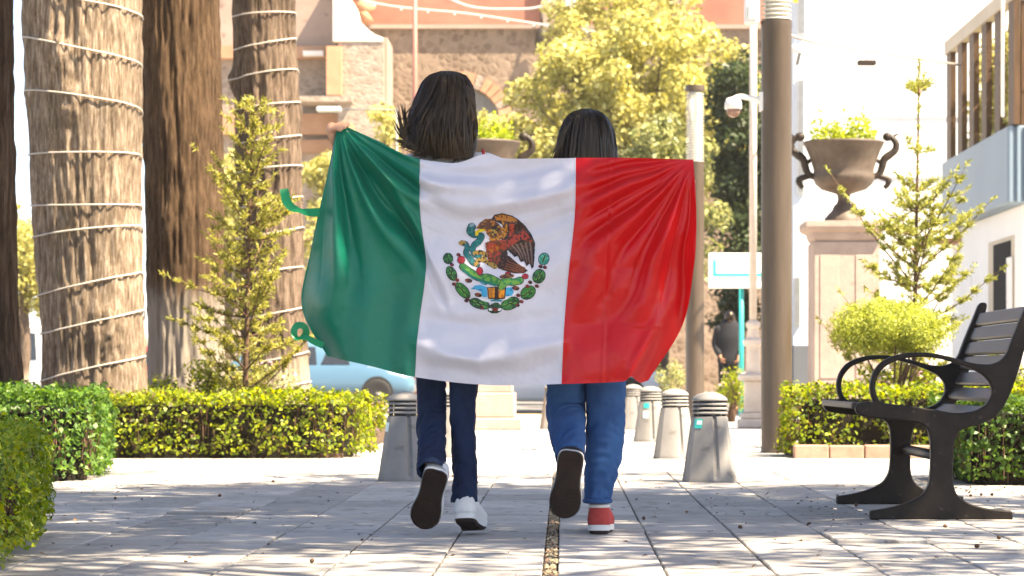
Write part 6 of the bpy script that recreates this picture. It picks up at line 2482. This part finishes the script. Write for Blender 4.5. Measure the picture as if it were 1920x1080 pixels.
def flag_depth(p, s, t):
    """how far the cloth stands towards the camera (metres), from drape, pull lines and packing creases"""
    x, y = p[:, 0], p[:, 1]
    z0 = np.zeros(len(x))
    d = np.zeros(len(x))
    # overall drape: bellied between the shoulders, trailing at the hem, ends falling back
    d += 0.035 * np.sin(np.pi * np.clip((x - 600) / 700, 0, 1)) * sstep(0.25, 0.9, t)
    d -= 0.16 * (1 - sstep(0.0, 0.11, s)) ** 1.6 * sstep(0.25, 0.8, t)
    d -= 0.10 * sstep(0.90, 1.0, s) ** 1.5 * sstep(0.3, 0.9, t)
    # shoulders of the two walkers push out
    d += 0.025 * np.exp(-((x - 840) / 90) ** 2 - ((y - 330) / 60) ** 2) + 0.03 * np.exp(-((x - 1110) / 80) ** 2 - ((y - 400) / 90) ** 2)
    # green: pull lines fanning from the raised fist
    gx, gy = x - 632, y - 226
    r = np.hypot(gx, gy)
    ph = np.degrees(np.arctan2(gy, gx)) + fbm(np.stack([x / 160, y / 160, z0 + 2], -1), 2) * 9
    ph = ph + 0.020 * (r - 60) * np.clip((95 - ph) / 70, -0.4, 1)
    fan = (1 - sstep(150, 480, r)) * sstep(2, 60, r) * (1 - sstep(0.28, 0.42, s))
    amp = 0.009 + 0.022 * sstep(20, 220, r)
    d += fan * amp * (sharp(ph / 3.4, 0.8) + 0.5 * sharp(ph / 1.75 + 1.2, 0.8))
    # one deep diagonal fold from the fist to the white seam
    fold = gy - (0.62 * gx + 0.0042 * gx ** 2 + 6)
    d += (1 - sstep(0.30, 0.42, s)) * sstep(10, 60, gx) * (0.026 * np.exp(-((fold - 8) / 17) ** 2) - 0.030 * np.exp(-((fold - 42) / 16) ** 2))
    # green lower half: long soft verticals
    lower = sstep(0.35, 0.7, t) * (1 - sstep(0.30, 0.40, s))
    d += lower * 0.015 * np.sin((x + 0.15 * y) / 17 + fbm(np.stack([x / 90, y / 200, z0], -1), 2) * 2.0)
    d += lower * 0.014 * np.sin((x - 0.3 * y) / 38 + 1)
    # white: swags hung between the shoulders, lifting towards the hem
    w = sstep(0.30, 0.36, s) * (1 - sstep(0.63, 0.70, s))
    sag = y - 34 * (1 - ((x - 930) / 165) ** 2) + fbm(np.stack([x / 120, y / 70, z0 + 5], -1), 2) * 16
    top = np.exp(-((y - 350) / 75) ** 2)
    d += w * top * (0.024 * sharp(sag / 16.5, 0.8) + 0.007 * np.sin(sag / 6.3 + x / 60))
    bot = sstep(560, 640, y)
    rise = y + 0.16 * np.abs(x - 900) + fbm(np.stack([x / 110, y / 60, z0 + 9], -1), 2) * 18
    d += w * bot * (0.028 * np.sin(rise / 17.0) + 0.006 * np.sin(rise / 7.1 + 1))
    midw = w * np.exp(-((y - 500) / 90) ** 2)
    d += midw * 0.014 * np.sin((y - 0.35 * (x - 930) * np.sign(x - 930) * -1) / 21 + 1.0)
    # red: fan from the far fist, glossy diagonals, folded-up creases
    rx, ry = 1302 - x, y - 296
    rr = np.hypot(rx, ry)
    pr = np.degrees(np.arctan2(ry, rx)) + fbm(np.stack([x / 140, y / 140, z0 + 12], -1), 2) * 8
    rf = sstep(0.66, 0.74, s)
    fan = (1 - sstep(200, 430, rr)) * sstep(4, 70, rr) * rf
    d += fan * (0.007 + 0.020 * sstep(20, 200, rr)) * (sharp(pr / 3.6 + 0.7, 0.7) * sstep(14, 34, pr) + 0.45 * sharp(pr / 1.8, 0.8))
    diag = (x * 0.62 + y) / 27 + fbm(np.stack([x / 70, y / 70, z0 + 20], -1), 2) * 1.5
    d += rf * 0.011 * np.sin(diag) * sstep(0.15, 0.4, t)
    tail = sstep(0.86, 0.93, s) * sstep(0.55, 0.9, t)
    d += tail * 0.016 * np.sin((x + 0.55 * y) / 8.5)
    # packing creases
    xc = 1140 - (y - 400) * 0.035
    for c0, ax in ((x - xc, 'v'),):
        d += rf * 0.0045 * np.exp(-(c0 / 3.0) ** 2) - rf * 0.003 * np.exp(-((c0 - 7) / 5) ** 2)
    for yc in (487, 606):
        c0 = y - yc - 6 * np.sin(x / 60.0)
        brk = np.clip(fbm(np.stack([x / 45, y / 300, z0 + yc], -1), 2) * 1.6 + 0.35, 0, 1) * (1 - sstep(0.9, 0.97, s))
        d += rf * brk * (0.0032 * np.exp(-(c0 / 3.0) ** 2) - 0.0026 * np.exp(-((c0 - 7) / 5) ** 2))
    # each folded panel bulges on its own
    d += rf * 0.012 * np.abs(np.sin(np.pi * (y - 397) / 105)) * np.abs(np.sin(np.pi * (x - xc) / 95)) * (1 - sstep(0.88, 0.98, s))
    # fine crumple everywhere
    d += 0.0013 * fbm(np.stack([x / 13, y / 13, z0 + 60], -1), 2) + 0.0040 * fbm(np.stack([x / 34, y / 34, z0 + 30], -1), 3) + 0.010 * fbm(np.stack([x / 120, y / 150, z0 + 40], -1), 2)
    # pinned at the fists
    pin = np.minimum(sstep(0, 50, r), sstep(0, 50, rr))
    return d * pin + 0.0


def flag_pos(s, t, off=0.0):
    p = flag_px(s, t)
    d = flag_depth(p, np.asarray(s).ravel(), np.asarray(t).ravel())
    base = YFL + 0.05 * (1 - sstep(0, 0.12, np.asarray(t).ravel())) * 0.6
    Y = base - d - off
    # the sheet is laid out in metres on its own mean plane, folds stand off it
    X = (p[:, 0] - VX) * YFL / F
    Z = EYE - (p[:, 1] - VY) * YFL / F
    return np.stack([X, Y, Z], 1), p


flag = empty('flag', (PX(930, YFL), YFL, PZ(720, YFL)))
FO = np.array(flag.location)


def grid_band(name, s0, s1, ns, nt, mat):
    s = np.linspace(s0, s1, ns + 1)
    t = np.linspace(0, 1, nt + 1)
    Sg, Tg = np.meshgrid(s, t)
    V, _ = flag_pos(Sg, Tg)
    i = np.arange(nt)[:, None] * (ns + 1)
    k = np.arange(ns)[None]
    Q = np.stack([i + k, i + k + ns + 1, i + k + ns + 2, i + k + 1], -1).reshape(-1, 4)
    return np_mesh(name, V - FO, Q, mat, flag, smooth=True)


grid_band('green_band', 0, 1 / 3, 150, 260, M['flag_green'])
grid_band('white_band', 1 / 3, 2 / 3, 150, 230, M['flag_white'])
grid_band('red_band', 2 / 3, 1, 150, 260, M['flag_red'])
# stitched seams and hem
for s0 in (1 / 3, 2 / 3):
    tt = np.linspace(0, 1, 80)
    V, _ = flag_pos(np.full(80, s0), tt, 0.0012)
    mb = MB()
    mb.tube([Vector(v - FO) for v in V], 0.0016, 5)
    mb.build('seam', M['flag_white'], flag, smooth=True)
# tie ribbons on the hoist edge
for pts in ([(600, 398), (580, 398), (560, 394), (546, 388), (538, 378), (534, 362), (532, 354)], [(606, 648), (588, 640), (572, 632), (556, 634), (551, 622), (558, 610), (570, 612), (574, 626), (566, 634)]):
    q = spline([P(x, y, YFL + 0.02 + 0.008 * i) for i, (x, y) in enumerate(pts)], 40)
    V, Q = [], []
    for i, p in enumerate(q):
        t = i / 39
        d = (q[min(i + 1, 39)] - q[max(i - 1, 0)]).normalized()
        sdv = d.cross(Vector((0.15, -1, 0.25))).normalized()
        tw = 0.4 + 0.6 * abs(math.cos(t * 4))
        wv = (sdv * tw + Vector((0, 1, 0)) * (1 - tw)).normalized() * (0.016 if len(pts) == 7 else 0.012)
        V += [tuple(Vector(p - wv) - Vector(FO)), tuple(Vector(p + wv) - Vector(FO))]
    Q = [(2 * i, 2 * i + 1, 2 * i + 3, 2 * i + 2) for i in range(39)]
    np_mesh('tie_ribbon', V, Q, M['ribbon'], flag, smooth=True)
tag(flag, 'large green, white and red satin flag with eagle emblem held across both backs', 'flag')

# ---- printed emblem: traced shapes, coloured per cell, laid 1.5 mm over the white band
ZS = 4.909
BRN, DBR, ORG, RED_, GLD, YEL = (0.12, 0.042, 0.014), (0.032, 0.013, 0.009), (0.46, 0.16, 0.015), (0.40, 0.045, 0.02), (0.36, 0.22, 0.04), (0.80, 0.62, 0.02)
TEA, DGR, GRN, LGR, BLU, DRD, WHT, BLK = (0.0, 0.11, 0.12), (0.012, 0.07, 0.025), (0.03, 0.20, 0.04), (0.14, 0.34, 0.05), (0.03, 0.36, 0.62), (0.20, 0.02, 0.02), (0.75, 0.75, 0.78), (0.012, 0.012, 0.015)


def inpoly(x, y, poly):
    c = np.zeros(x.shape, bool)
    n = len(poly)
    for i in range(n):
        x1, y1 = poly[i]
        x2, y2 = poly[(i + 1) % n]
        c ^= ((y1 > y) != (y2 > y)) & (x < (x2 - x1) * (y - y1) / (y2 - y1 + 1e-9) + x1)
    return c


def instroke(x, y, pts, w):
    q = np.array([(p.x, p.y) for p in spline([(a, b, 0) for a, b in pts], 40)])
    m = np.zeros(x.shape, bool)
    ww = np.interp(np.linspace(0, 1, 40), np.linspace(0, 1, len(w)), w) if hasattr(w, '__len__') else np.full(40, w)
    for (a, b), r in zip(q, ww):
        m |= (x - a) ** 2 + (y - b) ** 2 < r * r
    return m


def inell(x, y, c, a, b, rot):
    ca, sa = math.cos(R(rot)), math.sin(R(rot))
    u = (x - c[0]) * ca + (y - c[1]) * sa
    v = -(x - c[0]) * sa + (y - c[1]) * ca
    return (u / a) ** 2 + (v / b) ** 2 < 1


sA, sB, tA, tB = 0.365, 0.632, 0.235, 0.70
ns, nt = 300, 250
Sg, Tg = np.meshgrid(np.linspace(sA, sB, ns + 1), np.linspace(tA, tB, nt + 1))
V, pxy = flag_pos(Sg, Tg, 0.0016)
pc = pxy.reshape(nt + 1, ns + 1, 2)
cc = 0.25 * (pc[:-1, :-1] + pc[1:, :-1] + pc[:-1, 1:] + pc[1:, 1:])
ex = (cc[..., 0] - 810) * ZS
ey = (cc[..., 1] - 380) * ZS
col = np.full(ex.shape + (3,), -1.0)
nzA = fbm(np.stack([ex / 16, ey / 16, ex * 0], -1), 2)
nzB = fbm(np.stack([ex / 26, ey / 26, ex * 0 + 7], -1), 2)


def paint(mask, c, c2=None, nz=nzA, th=0.12):
    col[mask] = c
    if c2 is not None:
        col[mask & (nz > th)] = c2


# wreath
for c, a, b, rot in (((150, 515), 46, 40, 80), ((183, 655), 66, 40, 62), ((285, 812), 86, 42, 48), ((440, 932), 92, 42, 16), ((722, 930), 84, 50, -22), ((885, 830), 70, 52, -34), ((985, 680), 62, 52, -62), ((1030, 520), 52, 44, -70)):
    paint(inell(ex, ey, c, a + 7, b + 7, rot), BLK)
    teal = c[0] > 1010
    paint(inell(ex, ey, c, a, b, rot), (0.02, 0.26, 0.19) if teal else DGR, (0.10, 0.42, 0.30) if teal else GRN, nzB, 0.05)
    for f in (-0.35, 0.3):
        u = (math.cos(R(rot)) * a * f, math.sin(R(rot)) * a * f)
        paint(inell(ex, ey, (c[0] + u[0], c[1] + u[1]), a * 0.42, 8, rot + 25), LGR)
    paint(inell(ex, ey, c, a * 0.9, 5, rot), BLK)
for c in ((185, 572), (235, 716), (205, 752), (330, 892), (318, 905), (1000, 590), (1040, 598), (905, 736), (965, 770), (880, 772), (795, 856), (825, 912), (790, 945), (845, 690), (245, 480), (460, 965)):
    paint(inell(ex, ey, c, 20, 16, 20), DRD, BLK)
# bow under the wreath
paint(inpoly(ex, ey, [(515, 960), (560, 930), (600, 915), (650, 960), (640, 1000), (600, 1020), (550, 1020), (515, 1000)]), DGR, BLK)
paint(inell(ex, ey, (585, 985), 30, 16, 0), DRD)
paint(inell(ex, ey, (540, 985), 18, 12, 20), WHT)
paint(inell(ex, ey, (625, 985), 18, 12, -20), WHT)
# ribbon
paint(instroke(ex, ey, [(395, 850), (470, 895), (590, 910), (690, 880), (770, 830)], 11), WHT)
# water and stone
paint(inpoly(ex, ey, [(360, 800), (400, 765), (455, 760), (505, 780), (512, 870), (470, 872), (450, 820), (400, 800)]), BLU, (0.02, 0.20, 0.40), nzB, 0.2)
paint(inpoly(ex, ey, [(675, 790), (735, 780), (755, 830), (735, 858), (680, 868)]), BLU, (0.02, 0.20, 0.40), nzB, 0.2)
paint(inell(ex, ey, (480, 735), 40, 24, 20), (0.10, 0.30, 0.42), TEA)
paint(inpoly(ex, ey, [(508, 782), (590, 776), (684, 782), (676, 888), (600, 894), (520, 886)]), DBR)
paint(inpoly(ex, ey, [(518, 790), (580, 786), (578, 880), (530, 878)]), (0.80, 0.28, 0.01), ORG, nzB, 0.2)
paint(inpoly(ex, ey, [(612, 800), (672, 790), (666, 876), (618, 880)]), (0.80, 0.28, 0.01), ORG, nzB, 0.2)
paint(inpoly(ex, ey, [(530, 895), (660, 895), (640, 912), (550, 912)]), (0.02, 0.20, 0.26))
# cactus
paint(instroke(ex, ey, [(285, 590), (350, 640), (430, 690), (520, 700), (610, 735)], [34, 38, 36, 44, 36]), BLK)
paint(instroke(ex, ey, [(285, 590), (350, 640), (430, 690), (520, 700), (610, 735)], [28, 32, 30, 38, 30]), GRN, LGR, nzB, 0.0)
paint(instroke(ex, ey, [(290, 620), (380, 690), (470, 725), (580, 760)], 12), (0.0, 0.16, 0.10))
paint(instroke(ex, ey, [(640, 780), (690, 720), (740, 735), (810, 720)], [30, 44, 32, 36]), BLK)
paint(instroke(ex, ey, [(640, 780), (690, 720), (740, 735), (810, 720)], [25, 38, 26, 30]), (0.02, 0.22, 0.07), LGR, nzB, 0.15)
paint(inell(ex, ey, (640, 770), 18, 44, 10), LGR)
for c, a, b in (((270, 528), 32, 34), ((440, 632), 27, 36), ((860, 682), 26, 22), ((700, 660), 24, 20)):
    paint(inell(ex, ey, c, a + 5, b + 5, 0), BLK)
    paint(inell(ex, ey, c, a, b, 0), (0.42, 0.015, 0.03), (0.25, 0.02, 0.02))
for c in ((340, 720), (428, 852), (772, 790), (400, 470)):
    paint(inell(ex, ey, c, 34, 20, 10), DBR, (0.25, 0.06, 0.03))
# snake
sn1 = [(365, 225), (352, 262), (378, 292), (415, 300), (455, 305), (430, 355), (385, 395), (375, 435), (395, 475), (440, 495)]
sn2 = [(275, 370), (312, 382), (326, 420), (312, 460), (345, 505), (385, 555), (425, 575)]
for sn, w in ((sn1, [34, 30, 24, 22, 26, 27, 24, 22, 22, 16]), (sn2, [20, 20, 22, 22, 24, 24, 14])):
    paint(instroke(ex, ey, sn, [q + 5 for q in w]), BLK)
    paint(instroke(ex, ey, sn, w), TEA, (0.02, 0.20, 0.18), nzA, 0.25)
paint(inell(ex, ey, (368, 205), 26, 16, -30), (0.20, 0.32, 0.34))
paint(inell(ex, ey, (278, 370), 34, 22, 0), GLD, DBR, nzA, 0.3)
# tail feathers
tl = [(590, 560), (660, 500), (710, 490), (790, 560), (885, 628), (850, 650), (760, 655), (660, 625), (610, 605)]
paint(inpoly(ex, ey, tl), DBR, (0.11, 0.035, 0.015), nzA, 0.2)
for k in range(4):
    paint(instroke(ex, ey, [(650 + 15 * k, 600 - 20 * k), (820 + 12 * k, 645 - 14 * k)], 5), (0.20, 0.06, 0.02))
paint(inell(ex, ey, (690, 680), 68, 22, -5), (0.22, 0.09, 0.03), DBR)
# wing
wing = [(545, 150), (575, 112), (650, 98), (740, 120), (800, 158), (860, 215), (915, 290), (948, 370), (945, 470), (938, 590), (918, 612), (900, 560), (872, 590), (850, 540), (815, 545), (790, 490), (760, 500), (700, 440), (660, 430), (640, 330), (700, 250), (640, 200)]
paint(inpoly(ex, ey, wing), BLK)
wing2 = [(556, 150), (580, 120), (650, 107), (735, 128), (792, 165), (850, 222), (905, 295), (936, 372), (934, 470), (926, 585), (900, 545), (870, 575), (846, 526), (812, 530), (786, 478), (752, 485), (700, 428), (672, 420), (652, 330), (712, 250), (650, 200)]
paint(inpoly(ex, ey, wing2), DBR, (0.10, 0.045, 0.03), nzA, 0.18)
for k in range(5):
    paint(instroke(ex, ey, [(735 + 42 * k, 390 - 6 * k), (790 + 32 * k, 450 + 12 * k), (826 + 24 * k, 520 + 14 * k)], [9, 7, 3]), (0.20, 0.12, 0.09))
paint(inpoly(ex, ey, [(575, 125), (650, 108), (735, 130), (790, 165), (760, 185), (700, 175), (640, 165), (590, 165)]), ORG, BRN, nzA, 0.25)
paint(inpoly(ex, ey, [(640, 165), (690, 190), (700, 270), (660, 330), (600, 350), (540, 360), (520, 330), (600, 320), (650, 270), (648, 200)]), (0.52, 0.21, 0.02), BRN, nzA, 0.1)
paint(inpoly(ex, ey, [(712, 195), (760, 195), (750, 280), (790, 300), (830, 240), (880, 290), (928, 362), (880, 350), (820, 335), (760, 375), (700, 420), (640, 470), (660, 380), (710, 330)]), RED_, DBR, nzA, 0.2)
# body
body = [(490, 370), (540, 350), (620, 345), (680, 340), (690, 400), (660, 480), (620, 560), (560, 590), (520, 540), (500, 470)]
paint(inpoly(ex, ey, body), BRN, RED_, nzA, 0.0)
paint(inpoly(ex, ey, [(500, 400), (620, 400), (610, 440), (560, 460), (510, 440)]), RED_, ORG, nzA, 0.2)
paint(inpoly(ex, ey, [(640, 440), (690, 430), (700, 500), (660, 620), (600, 590), (620, 530)]), DBR, (0.12, 0.05, 0.02), nzA, 0.2)
# head and neck
paint(inpoly(ex, ey, [(405, 235), (440, 185), (490, 150), (545, 150), (610, 190), (650, 240), (640, 290), (600, 320), (540, 330), (505, 290), (495, 262), (450, 250)]), BRN, ORG, nzA, 0.22)
paint(inpoly(ex, ey, [(540, 230), (600, 200), (620, 240), (590, 300), (550, 310)]), DBR, GLD, nzA, 0.1)
paint(inpoly(ex, ey, [(400, 262), (440, 244), (492, 248), (480, 266), (430, 272), (424, 300), (402, 305), (396, 285)]), YEL, (0.65, 0.40, 0.01), nzA, 0.3)
paint(inell(ex, ey, (465, 215), 9, 7, 0), BLK)
# talons
paint(instroke(ex, ey, [(395, 465), (440, 455), (490, 480), (470, 520)], 20), GLD, DBR, nzA, 0.2)
paint(instroke(ex, ey, [(405, 565), (430, 530), (480, 530), (530, 560), (580, 590)], 22), GLD, DBR, nzA, 0.15)
keep = col[..., 0] >= 0
i = np.arange(nt)[:, None] * (ns + 1)
k = np.arange(ns)[None]
Q = np.stack([i + k, i + k + ns + 1, i + k + ns + 2, i + k + 1], -1)
Qk = Q[keep]
ck = col[keep]
used, inv = np.unique(Qk.ravel(), return_inverse=True)
em = np_mesh('emblem', V[used] - FO, inv.reshape(-1, 4), M['flag_print'], flag, smooth=True)
at = em.data.color_attributes.new('print', 'FLOAT_COLOR', 'CORNER')
cl4 = np.concatenate([np.repeat(ck, 4, 0), np.ones((len(ck) * 4, 1))], 1).astype(np.float32)
at.data.foreach_set('color', cl4.ravel())
em['label'] = 'printed emblem: brown eagle gripping a teal snake on a cactus over a green wreath'

# ================================================================== LITTER
r_ = np.random.default_rng(91)
n = 420
X = r_.uniform(-2.6, 2.8, n)
Y = r_.uniform(7.4, 17.5, n)
C = np.stack([X, Y, np.full(n, 0.006)], 1)
near = [(1.2 + r_.normal(0, 0.5), 11.6 + r_.normal(0, 0.9), 0.006) for _ in range(120)]
near += [(-2.4 + r_.normal(0, 0.25), 13.9 + r_.normal(0, 0.4), 0.006) for _ in range(80)]
near += [(2.3 + r_.normal(0, 0.3), 13.3 + r_.normal(0, 0.25), 0.006) for _ in range(120)]
near += [(-2.2 + r_.normal(0, 0.8), 18.3 + r_.normal(0, 0.12), 0.006) for _ in range(140)]
C = np.concatenate([C, np.array(near)])
tag(leaves('fallen_leaves', C, np.tile([[0, 0, 1.0]], (len(C), 1)), 0.018, M['litter'], None, seed=92, spread=0.25, aspect=0.6, kind='stuff'), 'dry leaf scraps scattered over the paving', 'litter')
# small cones dropped from the trees, big enough to tell apart
cone = MB()
cone.lathe([(0.002, -0.009), (0.006, -0.006), (0.0075, 0.0), (0.0065, 0.005), (0.002, 0.009)], n=8)
cme = None
for i, (x, y) in enumerate([(216, 937), (412, 932), (512, 905), (1207, 975), (1388, 992), (1772, 990), (1873, 1012), (1832, 1028), (1748, 968), (1605, 950), (850, 895), (1840, 930), (1820, 932), (1860, 930), (585, 1056)]):
    Yg = F * EYE / (y - VY)
    if i == 0:
        o = cone.build('fallen_cone', M['litter'], None, smooth=True)
        cme = o.data
    else:
        o = link('fallen_cone', cme)
    o.location = (PX(x, Yg), Yg, 0.008)
    o.rotation_euler = (R(80), 0, i * 1.1)
    tag(o, 'small brown cone lying loose on the paving', 'cone', 'cones fallen on the paving')

# ================================================================== HAZE
hz = MB()
hz.box(-720, 720, -120, 1320, -1.2, 40)
hm_ = bpy.data.materials.new('haze_air')
hm_.use_nodes = True
hn = hm_.node_tree.nodes
hn.remove(hn['Principled BSDF'])
pv_ = hn.new('ShaderNodeVolumePrincipled')
pv_.inputs['Color'].default_value = (1.0, 0.95, 0.86, 1)
pv_.inputs['Density'].default_value = 0.00035
pv_.inputs['Anisotropy'].default_value = 0.0
hm_.node_tree.links.new(pv_.outputs[0], hn['Material Output'].inputs['Volume'])
tag(hz.build('haze', hm_), kind='stuff')
